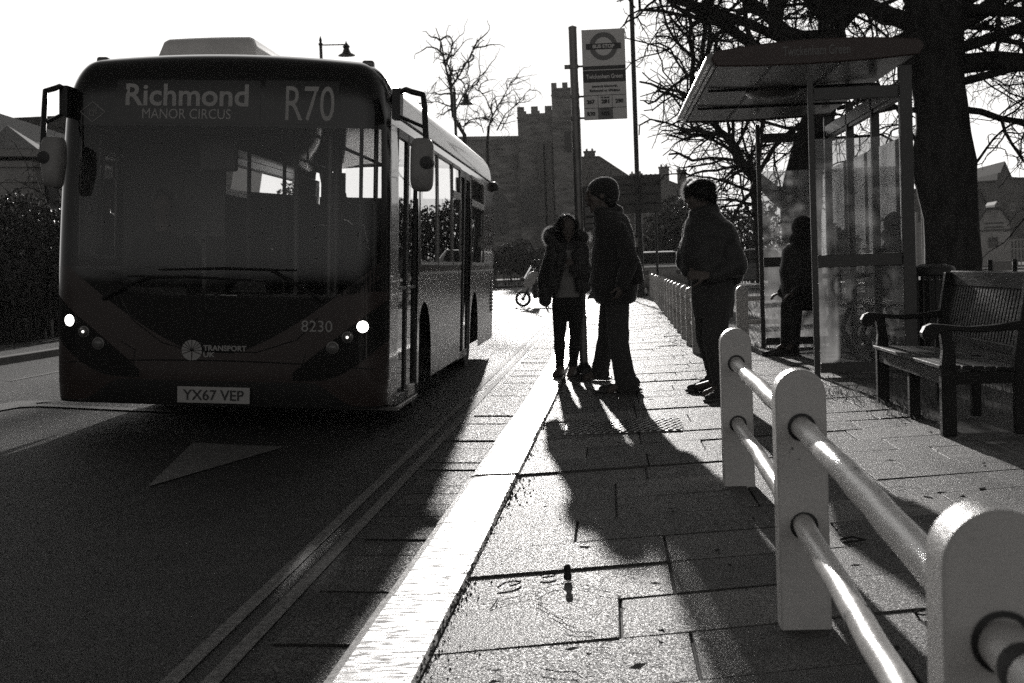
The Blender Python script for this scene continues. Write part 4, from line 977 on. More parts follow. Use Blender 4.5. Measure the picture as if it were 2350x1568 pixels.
# ------------------------------------------------------------------ people
def capsule(mb, p0, p1, r0, r1, n=12, flat=None):
    p0, p1 = Vector(p0), Vector(p1); d = p1-p0; L = d.length
    if L < 1e-5: d = Vector((0, 0, 1)); L = 1e-5
    d.normalize(); pts = []; rad = []
    for i in range(5): a = math.pi/2*(1-i/4); pts.append(p0-d*r0*math.sin(a)); rad.append(max(1e-4, r0*math.cos(a)))
    for i in range(5): a = math.pi/2*i/4; pts.append(p1+d*r1*math.sin(a)); rad.append(max(1e-4, r1*math.cos(a)))
    # rings share one frame so the tube does not twist
    k = len(mb.v); a_ = d.cross(Vector((0, 0, 1)))
    if a_.length < 1e-3: a_ = d.cross(Vector((1, 0, 0)))
    a_.normalize(); b_ = d.cross(a_)
    for p, r in zip(pts, rad):
        for j in range(n): t = 2*math.pi*j/n; mb.v.append(tuple(p+(a_*math.cos(t)+b_*math.sin(t))*r))
    m = len(pts)
    for i in range(m-1):
        for j in range(n): mb.f.append((k+i*n+j, k+i*n+(j+1) % n, k+(i+1)*n+(j+1) % n, k+(i+1)*n+j))
    mb.f.append(tuple(k+j for j in range(n-1, -1, -1))); mb.f.append(tuple(k+(m-1)*n+j for j in range(n)))
def ellip(mb, c, r, rot=None, n=14):
    c = Vector(c); k = len(mb.v); M_ = rot or Matrix.Identity(3)
    for i in range(n+1):
        a = math.pi*i/n-math.pi/2
        for j in range(2*n):
            t = math.pi*j/n; q = Vector((max(1e-4, math.cos(a))*math.cos(t)*r[0], max(1e-4, math.cos(a))*math.sin(t)*r[1], math.sin(a)*r[2])); mb.v.append(tuple(c+M_ @ q))
    m = 2*n
    for i in range(n):
        for j in range(m): mb.f.append((k+i*m+j, k+i*m+(j+1) % m, k+(i+1)*m+(j+1) % m, k+(i+1)*m+j))
    mb.f.append(tuple(k+j for j in range(m-1, -1, -1))); mb.f.append(tuple(k+n*m+j for j in range(m)))
def loft(mb, rings, n=24, pw=.85):             # rings: (centre, half width x, half depth y)
    k = len(mb.v)
    for c, rx, ry in rings:
        for j in range(n):
            t = 2*math.pi*j/n; cc, ss = math.cos(t), math.sin(t)
            mb.v.append((c[0]+math.copysign(abs(cc)**pw, cc)*rx, c[1]+math.copysign(abs(ss)**pw, ss)*ry, c[2]))
    for i in range(len(rings)-1):
        for j in range(n): mb.f.append((k+i*n+j, k+i*n+(j+1) % n, k+(i+1)*n+(j+1) % n, k+(i+1)*n+j))
    mb.f.append(tuple(k+j for j in range(n-1, -1, -1))); mb.f.append(tuple(k+(len(rings)-1)*n+j for j in range(n)))
def organic(name, mb, m_, parent, base, vox=.009, sm_=6, fac=.5, disp=0):
    me = bpy.data.meshes.new(name); me.from_pydata([tuple(Vector(v)-base) for v in mb.v], [], mb.f)
    bm = bmesh.new(); bm.from_mesh(me); bmesh.ops.recalc_face_normals(bm, faces=bm.faces); bm.to_mesh(me); bm.free()
    o = bpy.data.objects.new(name, me); col.objects.link(o)
    md = o.modifiers.new('r', 'REMESH'); md.mode = 'VOXEL'; md.voxel_size = vox
    if sm_: s_ = o.modifiers.new('s', 'SMOOTH'); s_.iterations = sm_; s_.factor = fac
    if disp:
        tx = bpy.data.textures.new('folds', 'CLOUDS'); tx.noise_scale = .13; tx.noise_depth = 3
        d_ = o.modifiers.new('d', 'DISPLACE'); d_.texture = tx; d_.strength = disp; d_.mid_level = .5
    dg = bpy.context.evaluated_depsgraph_get(); m2 = bpy.data.meshes.new_from_object(o.evaluated_get(dg)); o.modifiers.clear(); o.data = m2; bpy.data.meshes.remove(me)
    m2.name = name; m2.materials.clear(); m2.materials.append(m_); m2.polygons.foreach_set('use_smooth', [True]*len(m2.polygons)); o.parent = parent
    return o
def head(mb, c, f, up=(0, 0, 1), s=1.0, jaw=1.0):
    # c: centre of the skull, f: facing; builds skull, face, nose, lips, chin, ears, brow
    f = Vector(f).normalized(); up = Vector(up); up = (up-f*up.dot(f)).normalized(); r = f.cross(up)
    Mx = Matrix((r, f, up)).transposed(); q = lambda x, y, z: Vector(c)+Mx @ Vector((x, y, z))*s
    E = lambda p, rr: ellip(mb, q(*p), tuple(a*s for a in rr), Mx)
    E((0, -.012, .025), (.076, .096, .092)); E((0, .028, -.025), (.064, .062, .088*jaw)); E((0, .045, -.085*jaw), (.042, .036, .034))
    E((0, .062, -.108*jaw), (.022, .020, .018)); capsule(mb, q(0, .086, .022), q(0, .104, -.018), .010*s, .014*s); E((0, .102, -.024), (.017, .013, .010))
    E((0, .082, .036), (.056, .016, .012)); E((0, .090, -.052), (.024, .012, .007)); E((0, .088, -.064), (.021, .012, .008))
    for sg in (-1, 1):
        E((sg*.030, .078, .012), (.014, .012, .010)); E((sg*.078, -.008, -.005), (.010, .020, .032)); E((sg*.040, .066, -.022), (.022, .018, .022))
    return q
def hand(mb, w_, d, nrm, s=1.0, curl=.5, thumb=1):
    # wrist w_, direction d, palm normal nrm; five separate fingers of different lengths
    w_ = Vector(w_); d = Vector(d).normalized(); nrm = Vector(nrm); nrm = (nrm-d*nrm.dot(d)).normalized(); sd = d.cross(nrm)
    for k_ in (-.5, 0, .5): capsule(mb, w_+sd*k_*.038*s, w_+d*.085*s+sd*k_*.056*s, .016*s, .014*s, 8)
    for i, (off, L) in enumerate(((-.034, .070), (-.011, .082), (.012, .076), (.034, .060))):
        p = w_+d*.088*s+sd*off*s; dd = d.copy()
        for j, fr in enumerate((.45, .32, .23)):
            dd = (dd*math.cos(curl*(.7+.3*j))+nrm*math.sin(curl*(.7+.3*j))).normalized()
            e = p+dd*L*fr*s; capsule(mb, p, e, (.0098-.001*j)*s, (.0092-.001*j)*s, 8); p = e
    p = w_+d*.026*s-sd*.030*s*thumb; dd = (d*.7-sd*.6*thumb+nrm*.35).normalized()
    for j, L in enumerate((.040, .032, .026)):
        e = p+dd*L*s; capsule(mb, p, e, (.0125-.001*j)*s, (.0115-.001*j)*s, 8); p = e; dd = (dd+d*.25+nrm*.2).normalized()
def shoe(upper, sole, heel, toe, s=1.0, hgt=.075):
    heel, toe = Vector(heel), Vector(toe); d = (toe-heel); L = d.length; d.normalize(); sd = Vector((-d.y, d.x, 0)).normalized()
    for f, w_, h in ((.08, .036, hgt), (.25, .036, hgt), (.45, .041, hgt*.72), (.68, .046, hgt*.52), (.88, .040, hgt*.42)):
        c = heel+d*L*f; ellip(upper, c+Vector((0, 0, .012+h*.5)), (max(abs(d.x)*.055, w_*.0+abs(sd.x)*w_, .03), max(abs(d.y)*.055, abs(sd.y)*w_, .03), h*.62))
    for f, w_ in ((.03, .038), (.25, .038), (.5, .042), (.75, .05), (.95, .038)):
        c = heel+d*L*f; ellip(sole, c+Vector((0, 0, .014)), (max(abs(d.x)*.06, abs(sd.x)*w_, .03), max(abs(d.y)*.06, abs(sd.y)*w_, .03), .016))
def px_ring(y, v, u0, u1, depth, dy=0.0):
    a, b_ = P(u0, v, y), P(u1, v, y); return ((a+b_)/2+Vector((0, dy, 0)), (b_.x-a.x)/2, depth)
def strands(mb, pts, n, L, wd, rng, spread=.6):
    for c, nv in pts:
        for i in range(n):
            d = (Vector(nv)+Vector((rng.gauss(0, spread), rng.gauss(0, spread), rng.gauss(0, spread)))).normalized(); l = L*rng.uniform(.5, 1.2)
            s_ = d.cross(Vector((rng.gauss(0, 1), rng.gauss(0, 1), rng.gauss(0, 1)))).normalized()*wd
            p = Vector(c); q = p+d*l*.55; e = p+d*l+Vector((0, 0, -.12*l)); k = len(mb.v)
            mb.v += [tuple(p-s_), tuple(p+s_), tuple(q+s_*.7), tuple(q-s_*.7), tuple(e)]; mb.f += [(k, k+1, k+2, k+3), (k+3, k+2, k+4)]

def surf(o, n, rng, test):
    me = o.data; ps = [p for p in me.polygons if test(p.normal, p.center)]; out = []
    for i in range(n):
        p = rng.choice(ps); v = [me.vertices[k].co for k in p.vertices]; a, b_ = rng.random(), rng.random(); out.append((v[0].lerp(v[1], a).lerp(v[3 % len(v)].lerp(v[2], a), b_), p.normal.copy()))
    return out
def rim_fuzz(o, n, L, seed=0, m_=None, name='rim_fuzz', wd=.0019, test=lambda n_, c: n_.y > -.35 and n_.z > -.6):  # strands only on sun-facing surfaces, added for a bright edge
    rng = random.Random(seed); mb = MB()
    for c, nn in surf(o, n, rng, test):
        d = (nn+Vector((rng.gauss(0, .5), rng.gauss(0, .5), rng.gauss(0, .5)))).normalized(); s_ = d.cross(Vector((rng.gauss(0, 1), rng.gauss(0, 1), rng.gauss(0, 1)))).normalized()*wd; l = L*rng.uniform(.4, 1.3)
        mb.add([c-s_, c+s_, c+d*l], [(0, 1, 2)])
    return mb.build(name, m_ or m_rim_fuzz, o, fix=False)
def locks(o, n, L, seed, flow=(0, 0, -1), m_=None, test=lambda n_, c: n_.z > -.5, lift=.35, wd=.0028, wild=.35):   # loose locks lying over the hair
    rng = random.Random(seed); mb = MB()
    for c, nn in surf(o, n, rng, test):
        f = Vector(flow)+Vector((rng.gauss(0, wild), rng.gauss(0, wild), rng.gauss(0, wild))); t = (f-nn*f.dot(nn)); t = (t.normalized() if t.length > 1e-3 else Vector((0, 0, -1)))
        l = L*rng.uniform(.4, 1.3); p = c-nn*.004; q = p+(t+nn*lift).normalized()*l*.5; e = q+(t-nn*lift*.3+Vector((0, 0, -.35))).normalized()*l*.5; s_ = t.cross(nn).normalized()*wd*rng.uniform(.5, 1.3)
        mb.add([p-s_, p+s_, q+s_*.8, q-s_*.8, e], [(0, 1, 2, 3), (3, 2, 4)])
    return mb.build('lock_of_hair', m_ or m_strand, o, fix=False)

# --- man in a cap and long coat, facing the bus door
Y = 12.6; base = G(1415, 897); base.z = 0
man = thing('person', 'man in knit cap and long dark coat standing on the pavement facing left', 'person', base)
sc_px = Y/F
b = MB()
q = head(b, P(1375, 449, Y), (-1, -.18, -.05), s=1.12, jaw=1.02)
capsule(b, P(1386, 476, Y), P(1396, 512, Y), .058, .066)
loft(b, [px_ring(Y, 505, 1370, 1425, .08), px_ring(Y, 525, 1364, 1444, .15), px_ring(Y, 580, 1364, 1446, .15), px_ring(Y, 640, 1368, 1440, .13), px_ring(Y, 690, 1376, 1436, .13)])
YNr, YFr = 12.35, 13.1                         # near and far leg
hipn, kneen, ankn = P(1416, 690, Y-.05), P(1420, 790, YNr), P(1430, 880, YNr)
hipf, kneef, ankf = P(1404, 690, Y+.1), P(1392, 775, Y+.3), P(1373, 853, YFr)
for a, c_, e in ((hipn, kneen, ankn), (hipf, kneef, ankf)): capsule(b, a, c_, .085, .058); capsule(b, c_, e, .056, .042)
capsule(b, ankn, P(1400, 897, YNr), .038, .03); capsule(b, ankf, P(1345, 868, YFr), .038, .03)
shn, eln, wrn = P(1420, 528, Y-.16), P(1446, 600, Y-.24), P(1428, 652, Y-.27)
shf, elf, wrf = P(1400, 525, Y+.18), P(1380, 600, Y+.26), P(1366, 650, Y+.2)
for a, c_, e in ((shn, eln, wrn), (shf, elf, wrf)): capsule(b, a, c_, .052, .043); capsule(b, c_, e, .041, .030)
hand(b, wrn, P(1416, 690, Y-.27)-wrn, (-1, .4, 0), 1.0, .45, 1)
hand(b, wrf, P(1360, 690, Y+.2)-wrf, (1, -.4, 0), 1.0, .5, -1)
mb_ = organic('body', b, m_skin, man, base, .0075, 4); rim_fuzz(mb_, 1500, .006, 11, test=lambda n_, c: n_.y > -.35 and c.z > 1.45)
c = MB()
loft(c, [px_ring(Y, 488, 1366, 1420, .10), px_ring(Y, 494, 1364, 1432, .12), px_ring(Y, 503, 1362, 1441, .17), px_ring(Y, 525, 1361, 1451, .20), px_ring(Y, 560, 1360, 1457, .205), px_ring(Y, 600, 1356, 1460, .20), px_ring(Y, 640, 1354, 1463, .20), px_ring(Y, 668, 1358, 1463, .205), px_ring(Y, 690, 1366, 1459, .205), px_ring(Y, 697, 1371, 1454, .20)])
for a, c_, e in ((shn, eln, wrn), (shf, elf, wrf)): capsule(c, a, c_, .082, .072); capsule(c, c_, e, .072, .058)
capsule(c, P(1452, 600, Y-.2), P(1467, 642, Y-.12), .06, .045)
capsule(c, P(1374, 486, Y-.05), P(1412, 486, Y+.02), .045, .05)
capsule(c, P(1404, 474, Y+.02), P(1416, 486, Y+.05), .04, .05)
co_ = organic('coat', c, m_coat, man, base, .011, 4, disp=.034); rim_fuzz(co_, 14000, .008, 1)
t_ = MB()
loft(t_, [px_ring(Y, 660, 1374, 1446, .14), px_ring(Y, 700, 1388, 1441, .14)])
capsule(t_, hipn, kneen, .105, .086); capsule(t_, kneen, P(1435, 872, YNr), .086, .088); capsule(t_, hipf, kneef, .10, .08); capsule(t_, kneef, P(1377, 850, YFr), .08, .078)
capsule(t_, P(1437, 868, YNr), P(1440, 882, YNr), .09, .095)
organic('trousers', t_, m_jean, man, base, .010, 3, disp=.016)
def make_shoe(t, base, hl, to, m_, hgt, L=None, ankle=0):
    hl.z = to.z = 0; u_, s_ = MB(), MB()
    if L: to = hl+(to-hl).normalized()*L
    shoe(u_, s_, hl, to, hgt=hgt)
    if ankle: capsule(u_, hl+(to-hl)*.2+Vector((0, 0, .06)), hl+(to-hl)*.2+Vector((0, 0, ankle)), .046, .042)
    o = organic('shoe', u_, m_, t, base, .007, 4); q = organic('sole', s_, m_sole, t, base, .006, 2); q.parent = o
make_shoe(man, base, G(1462, 898), G(1378, 902), m_shoe, .105); make_shoe(man, base, G(1394, 873), G(1330, 871), m_shoe, .10)
k_ = MB(); Mx = Matrix.Rotation(R(-16), 3, 'Y')
ellip(k_, P(1383, 437, Y), (.135, .10, .108), Mx); ellip(k_, P(1398, 444, Y), (.085, .088, .075)); ellip(k_, P(1410, 454, Y), (.035, .06, .036))
cp_ = organic('cap', k_, m_fabric, man, base, .008, 4); rim_fuzz(cp_, 4500, .008, 2)
r_ = MB(); ellip(r_, P(1400, 462, Y), (.055, .075, .06)); ro_ = organic('hair', r_, m_hair, man, base, .008, 3); locks(ro_, 300, .04, 3, (.3, 0, -1))

# --- girl in a short padded jacket with a fur hood
Y = 14.3; base = G(1304, 869); base.z = 0
girl = thing('person', 'girl in padded jacket with fur-trimmed hood and leggings at the kerb edge', 'person', base)
b = MB(); head(b, P(1302, 525, Y-.02), (.25, -1, -.25), s=.98)
capsule(b, P(1302, 550, Y), P(1302, 575, Y), .05, .055)
loft(b, [px_ring(Y, 566, 1284, 1322, .08), px_ring(Y, 585, 1272, 1334, .10), px_ring(Y, 640, 1276, 1332, .10), px_ring(Y, 700, 1270, 1338, .11)])
legs = ((P(1286, 700, Y), P(1284, 775, Y), P(1285, 845, Y)), (P(1322, 700, Y), P(1320, 775, Y-.03), P(1314, 845, Y-.05)))
for a, c_, e in legs: capsule(b, a, c_, .075, .048); capsule(b, c_, c_.lerp(e, .35), .047, .05); capsule(b, c_.lerp(e, .35), e, .05, .032)
arms = ((P(1268, 585, Y), P(1252, 640, Y-.06), P(1252, 688, Y-.14), 1), (P(1334, 585, Y), P(1345, 630, Y-.08), P(1318, 618, Y-.24), -1))
for a, c_, e, sg in arms: capsule(b, a, c_, .042, .034); capsule(b, c_, e, .033, .024)
hand(b, arms[0][2], (.05, -.2, -1), (1, 0, 0), .85, .4, 1); hand(b, arms[1][2], (-.5, -.2, .75), (-.3, .8, .2), .85, .9, -1)
for e, tx_ in ((legs[0][2], 1272), (legs[1][2], 1306)): capsule(b, e, P(tx_, 862, Y-.1), .03, .026)
organic('body', b, m_skin, girl, base, .0075, 4)
l_ = MB()
for a, c_, e in legs: capsule(l_, a, c_, .084, .056); capsule(l_, c_, c_.lerp(e, .3), .054, .058); capsule(l_, c_.lerp(e, .3), e.lerp(c_, .12), .057, .040)
loft(l_, [px_ring(Y, 672, 1268, 1340, .12), px_ring(Y, 715, 1267, 1340, .12)])
organic('leggings', l_, m_legging, girl, base, .008, 3)
s_ = MB(); loft(s_, [px_ring(Y, 575, 1282, 1324, .10), px_ring(Y, 640, 1276, 1334, .125), px_ring(Y, 676, 1270, 1338, .135), px_ring(Y, 683, 1271, 1337, .135)]); organic('shirt', s_, m_shirt, girl, base, .010, 3, disp=.012)
j_ = MB()
loft(j_, [px_ring(Y+.05, 548, 1278, 1326, .10), px_ring(Y+.06, 562, 1264, 1340, .14), px_ring(Y+.06, 600, 1262, 1342, .155), px_ring(Y+.08, 640, 1264, 1342, .14), px_ring(Y+.08, 672, 1266, 1342, .13)])
for x0, x1 in ((1270, 1262), (1336, 1338)): capsule(j_, P(x0, 575, Y-.08), P(x1, 660, Y-.10), .075, .07)
for x0, x1 in ((1288, 1272), (1322, 1330)): capsule(j_, P(x0, 585, Y-.12), P(x1, 660, Y-.13), .05, .05)
for a, c_, e, sg in arms: capsule(j_, a, c_, .075, .078); capsule(j_, c_, e, .075, .056)
capsule(j_, P(1250, 650, Y), P(1251, 690, Y), .065, .058)
gj = organic('jacket', j_, m_puffer, girl, base, .011, 3, disp=.040); rim_fuzz(gj, 7000, .006, 4)
h_ = MB(); ellip(h_, P(1267, 543, Y+.04), (.062, .075, .072)); ellip(h_, P(1336, 546, Y+.04), (.065, .075, .065)); ellip(h_, P(1302, 552, Y+.10), (.14, .085, .06)); capsule(h_, P(1262, 550, Y-.02), P(1282, 572, Y-.12), .055, .045)
organic('hood', h_, m_coat, girl, base, .010, 3)
rg = random.Random(4); f_ = MB(); pts = []
def arc_pts(ctr, y, ru, rv, a0, a1, n, dz=0):
    out = []
    for i in range(n):
        a = R(a0+(a1-a0)*i/(n-1)); p = P(ctr[0]+ru*math.cos(a), ctr[1]-rv*math.sin(a), y); out.append((p-base, (math.cos(a), .15, math.sin(a))))
    return out
for y in (Y+.0, Y+.05, Y+.09): pts += arc_pts((1267, 543), y, 15, 17, 60, 245, 34)
pts += arc_pts((1336, 546), Y+.04, 15, 15, -20, 120, 18)
strands(f_, pts, 14, .045, .0014, rg, .55); f_.build('fur_trim', m_fur, girl, fix=False)
r_ = MB(); ellip(r_, P(1300, 516, Y+.03), (.088, .100, .100)); ellip(r_, P(1290, 535, Y+.02), (.045, .085, .10)); ellip(r_, P(1313, 540, Y+.03), (.042, .08, .10)); capsule(r_, P(1288, 530, Y+.0), P(1276, 560, Y-.03), .04, .028)
gh = organic('hair', r_, m_hair, girl, base, .008, 3); locks(gh, 1500, .12, 5, (0, -.2, -1), wild=.2); rim_fuzz(gh, 900, .02, 6, m_wisp, 'flyaway_hair', .0009)
w_ = MB(); pts = arc_pts((1300, 516), Y+.03, 20, 23, 30, 190, 40); strands(w_, pts, 6, .03, .0009, rg, .5)
for i in range(70):
    a, e = P(1279+rg.gauss(0, 3), 508+rg.uniform(-4, 20), Y+.03)-base, P(1266+rg.gauss(0, 6), 533+rg.gauss(0, 5), Y+.02)-base
    w_.tube([a, a.lerp(e, .5)+Vector((0, 0, .004)), e], [.0016, .0014, .0006], 3)
w_.build('stray_hair', m_wisp, girl, fix=False)
for hx, tx_, y0, y1 in ((1288, 1268, 862, 870), (1318, 1306, 861, 870)): make_shoe(girl, base, G(hx, y0), G(tx_, y1), m_shoe_pale, .09, .22, .15)

# --- boy in a bomber jacket
Y = 11.75; base = G(1630, 909); base.z = 0
boy = thing('person', 'tousle-haired boy in dark puffy jacket and jeans beside the white posts', 'person', base)
b = MB(); head(b, P(1606, 452, Y), (-1, -.12, -.10), s=1.08)
capsule(b, P(1614, 478, Y), P(1624, 505, Y), .056, .062)
loft(b, [px_ring(Y, 500, 1594, 1652, .09), px_ring(Y, 520, 1584, 1676, .13), px_ring(Y, 600, 1590, 1676, .13), px_ring(Y, 660, 1592, 1676, .13)])
ln = (P(1652, 655, Y-.08), P(1640, 775, Y-.12), P(1655, 890, Y-.05)); lf = (P(1620, 655, Y+.08), P(1622, 775, Y+.10), P(1638, 880, Y+.10))
for a, c_, e in (ln, lf): capsule(b, a, c_, .085, .055); capsule(b, c_, e, .054, .04)
an = (P(1664, 532, Y-.12), P(1690, 610, Y-.20), P(1622, 634, Y-.24)); af = (P(1590, 522, Y+.10), P(1574, 605, Y+.04), P(1588, 628, Y-.14))
for a, c_, e in (an, af): capsule(b, a, c_, .05, .042); capsule(b, c_, e, .041, .029)
hand(b, P(1622, 633, Y-.25), (-1, -.05, .10), (-.2, .8, -.5), 1.0, .55, -1); hand(b, P(1586, 624, Y-.16), (.75, -.25, .12), (.2, .7, .3), 1.0, .7, 1)
capsule(b, ln[2], G(1620, 916)+Vector((0, 0, .04)), .036, .03); capsule(b, lf[2], G(1602, 900)+Vector((0, 0, .04)), .036, .03)
bb_ = organic('body', b, m_skin, boy, base, .0075, 4); rim_fuzz(bb_, 1500, .006, 12, test=lambda n_, c: n_.y > -.35 and c.z > 1.4)
j_ = MB()
loft(j_, [px_ring(Y, 486, 1594, 1642, .09), px_ring(Y, 492, 1582, 1656, .12), px_ring(Y, 502, 1577, 1664, .15), px_ring(Y, 522, 1569, 1684, .19), px_ring(Y, 556, 1560, 1698, .23), px_ring(Y, 600, 1560, 1700, .24), px_ring(Y, 628, 1572, 1698, .23), px_ring(Y, 642, 1586, 1684, .19), px_ring(Y, 648, 1590, 1680, .17)])
capsule(j_, an[0], an[1], .085, .088); capsule(j_, an[1], P(1640, 632, Y-.23), .086, .058); capsule(j_, af[0], af[1], .08, .08); capsule(j_, af[1], P(1578, 622, Y-.06), .075, .05)
capsule(j_, P(1688, 612, Y-.12), P(1692, 640, Y-.08), .055, .05); capsule(j_, P(1594, 492, Y-.06), P(1636, 480, Y+.0), .045, .05)
bj = organic('jacket', j_, m_puffer, boy, base, .011, 3, disp=.045); rim_fuzz(bj, 9000, .007, 7)
t_ = MB(); loft(t_, [px_ring(Y, 632, 1586, 1684, .15), px_ring(Y, 690, 1585, 1686, .15), px_ring(Y, 730, 1594, 1682, .14)])
capsule(t_, ln[0], ln[1], .115, .098); capsule(t_, ln[1], P(1654, 886, Y-.05), .098, .062); capsule(t_, lf[0], lf[1], .112, .088); capsule(t_, lf[1], P(1642, 872, Y+.10), .085, .058)
organic('jeans', t_, m_jean, boy, base, .010, 3, disp=.014)
make_shoe(boy, base, G(1664, 917), G(1618, 925), m_shoe, .10, .27); make_shoe(boy, base, G(1642, 895), G(1598, 899), m_shoe, .11, .27)
r_ = MB(); ellip(r_, P(1612, 436, Y), (.110, .100, .078)); ellip(r_, P(1588, 439, Y), (.05, .08, .055)); ellip(r_, P(1612, 446, Y-.03), (.075, .075, .05)); ellip(r_, P(1632, 446, Y), (.045, .08, .07)); ellip(r_, P(1637, 458, Y+.01), (.026, .06, .05)); ellip(r_, P(1582, 446, Y), (.028, .06, .028))
bh = organic('hair', r_, m_hair, boy, base, .008, 2, disp=.02); locks(bh, 1700, .06, 8, (-.6, -.3, -.6), wild=.5, lift=.38)
rg = random.Random(9); w_ = MB()
pts = arc_pts((1611, 440), Y, 33, 27, 10, 150, 40); strands(w_, pts, 5, .022, .0012, rg, .6)
pts = arc_pts((1592, 440), Y+.01, 20, 26, 100, 215, 40); strands(w_, pts, 16, .045, .0012, rg, .75)
w_.build('stray_hair', m_wisp, boy, fix=False)

# --- person sitting inside the shelter, hood up
Y = 16.6; base = P(1832, 780, Y); base.z = 0
st_ = thing('person', 'person with fur-trimmed hood sitting inside the glass shelter', 'person', base)
b = MB(); head(b, P(1838, 528, Y), (-.6, .4, -.2), s=.95); capsule(b, P(1838, 548, Y), P(1840, 572, Y), .05, .06)
loft(b, [px_ring(Y, 566, 1815, 1862, .09), px_ring(Y, 600, 1800, 1872, .12), px_ring(Y, 690, 1812, 1872, .14)])
for dx, dy in ((0, 0), (22, -.1)):
    a, c_, e = P(1845, 690, Y+dy), P(1806+dx, 702, Y+dy-.1), P(1802+dx, 790, Y+dy-.05); capsule(b, a, c_, .08, .058); capsule(b, c_, e, .055, .04); capsule(b, e, P(1788+dx, 800, Y+dy-.1), .036, .03)
for dx, dy in ((-25, .15), (28, -.2)):
    a, c_, e = P(1838+dx, 580, Y+dy), P(1838+dx*1.2, 645, Y+dy-.02), P(1808+dx*.6, 672, Y+dy-.1); capsule(b, a, c_, .05, .04); capsule(b, c_, e, .04, .03); hand(b, e, (-.8, -.2, -.2), (0, 0, -1), .95, .6, 1 if dx < 0 else -1)
organic('body', b, m_skin, st_, base, .010, 3)
j_ = MB(); loft(j_, [px_ring(Y, 552, 1818, 1860, .10), px_ring(Y, 572, 1795, 1874, .17), px_ring(Y, 620, 1788, 1880, .19), px_ring(Y, 690, 1796, 1880, .2), px_ring(Y, 712, 1800, 1880, .2)])
for dx, dy in ((-25, .15), (28, -.2)):
    a, c_, e = P(1838+dx, 580, Y+dy), P(1838+dx*1.2, 645, Y+dy-.02), P(1808+dx*.6, 672, Y+dy-.1); capsule(j_, a, c_, .08, .07); capsule(j_, c_, e, .065, .05)
organic('jacket', j_, m_puffer, st_, base, .013, 3, disp=.02)
t_ = MB()
for dx, dy in ((0, 0), (22, -.1)): a, c_, e = P(1845, 690, Y+dy), P(1806+dx, 702, Y+dy-.1), P(1802+dx, 790, Y+dy-.05); capsule(t_, a, c_, .10, .075); capsule(t_, c_, e, .07, .055)
organic('trousers', t_, m_jean, st_, base, .012, 2)
for dx, dy in ((0, 0), (22, -.1)): a = P(1806+dx, 800, Y+dy-.05); make_shoe(st_, base, a, a+Vector((-.26, -.05, 0)), m_shoe, .075)
h_ = MB(); ellip(h_, P(1842, 522, Y), (.125, .13, .135)); ellip(h_, P(1842, 548, Y), (.16, .14, .09)); organic('hood', h_, m_coat, st_, base, .012, 3)
f_ = MB(); pts = []
for y in (Y-.05, Y): pts += arc_pts((1800, 535), y, 22, 24, 70, 270, 26); pts += arc_pts((1866, 530), y, 14, 18, -60, 90, 14)
strands(f_, pts, 12, .05, .0016, rg, .6); f_.build('fur_trim', m_fur, st_, fix=False)

# --- passenger standing in the bus, and the driver
def bus_person(label, u, v, Y, seated, s=1.0, face=(.5, -1, -.15)):
    base = P(u, v, Y); zf = BZ+.34; hd = base.copy(); base.z = zf; h = hd.z-zf
    t = thing('person', label, 'person', base)
    hip = .60 if seated else h*.53; b = MB(); head(b, hd, face, s=s); capsule(b, hd-Vector((0, 0, .09)), hd-Vector((0, 0, .20)), .05, .06)
    o = lambda x, y, z: Vector((base.x+x, base.y+y, zf+z)); S = h-.26
    loft(b, [(o(0, 0, hip-.06), .14, .10), (o(0, 0, (hip+S)/2), .14, .10), (o(0, 0, S-.06), .18, .10), (o(0, 0, S+.04), .08, .07)])
    arms = []
    for sg in (-1, 1):
        a, c_, e = o(sg*.20, 0, S-.05), o(sg*.27, -.06, S-.34), o(sg*.16, -.28, S-.40); arms.append((a, c_, e)); capsule(b, a, c_, .046, .038); capsule(b, c_, e, .037, .027); hand(b, e, (-sg*.3, -1, .1), (0, 0, -1), 1, .8, sg)
    legs = []
    for sg in (-1, 1):
        if seated: a, c_, e = o(sg*.09, 0, hip), o(sg*.11, -.42, hip-.02), o(sg*.11, -.45, .09)
        else: a, c_, e = o(sg*.09, 0, hip), o(sg*.10, -.02, hip*.52), o(sg*.10, .02, .09)
        legs.append((a, c_, e)); capsule(b, a, c_, .08, .055); capsule(b, c_, e, .052, .04); capsule(b, e, e+Vector((0, -.14, -.05)), .035, .03)
    organic('body', b, m_skin, t, base, .010, 3)
    j = MB(); loft(j, [(o(0, 0, hip-.08), .19, .15), (o(0, 0, (hip+S)/2), .19, .14), (o(0, 0, S-.08), .22, .14), (o(0, 0, S+.05), .09, .09)])
    for a, c_, e in arms: capsule(j, a, c_, .07, .06); capsule(j, c_, e, .057, .045)
    organic('jacket', j, m_coat, t, base, .013, 3)
    q = MB()
    for a, c_, e in legs: capsule(q, a, c_, .10, .075); capsule(q, c_, e, .072, .06)
    organic('trousers', q, m_jean, t, base, .013, 3)
    q = MB(); ellip(q, hd+Vector((0, .02, .045)), (.086*s, .10*s, .085*s)); organic('hair', q, m_hair, t, base, .010, 3)
    return t
bus_person('short-haired passenger standing in the aisle of the bus', 776, 460, 15.4, False, 1.02, (.8, -.5, -.1))
bus_person('driver seated behind the wheel in the dark bus cab', 372, 470, 11.55, True)

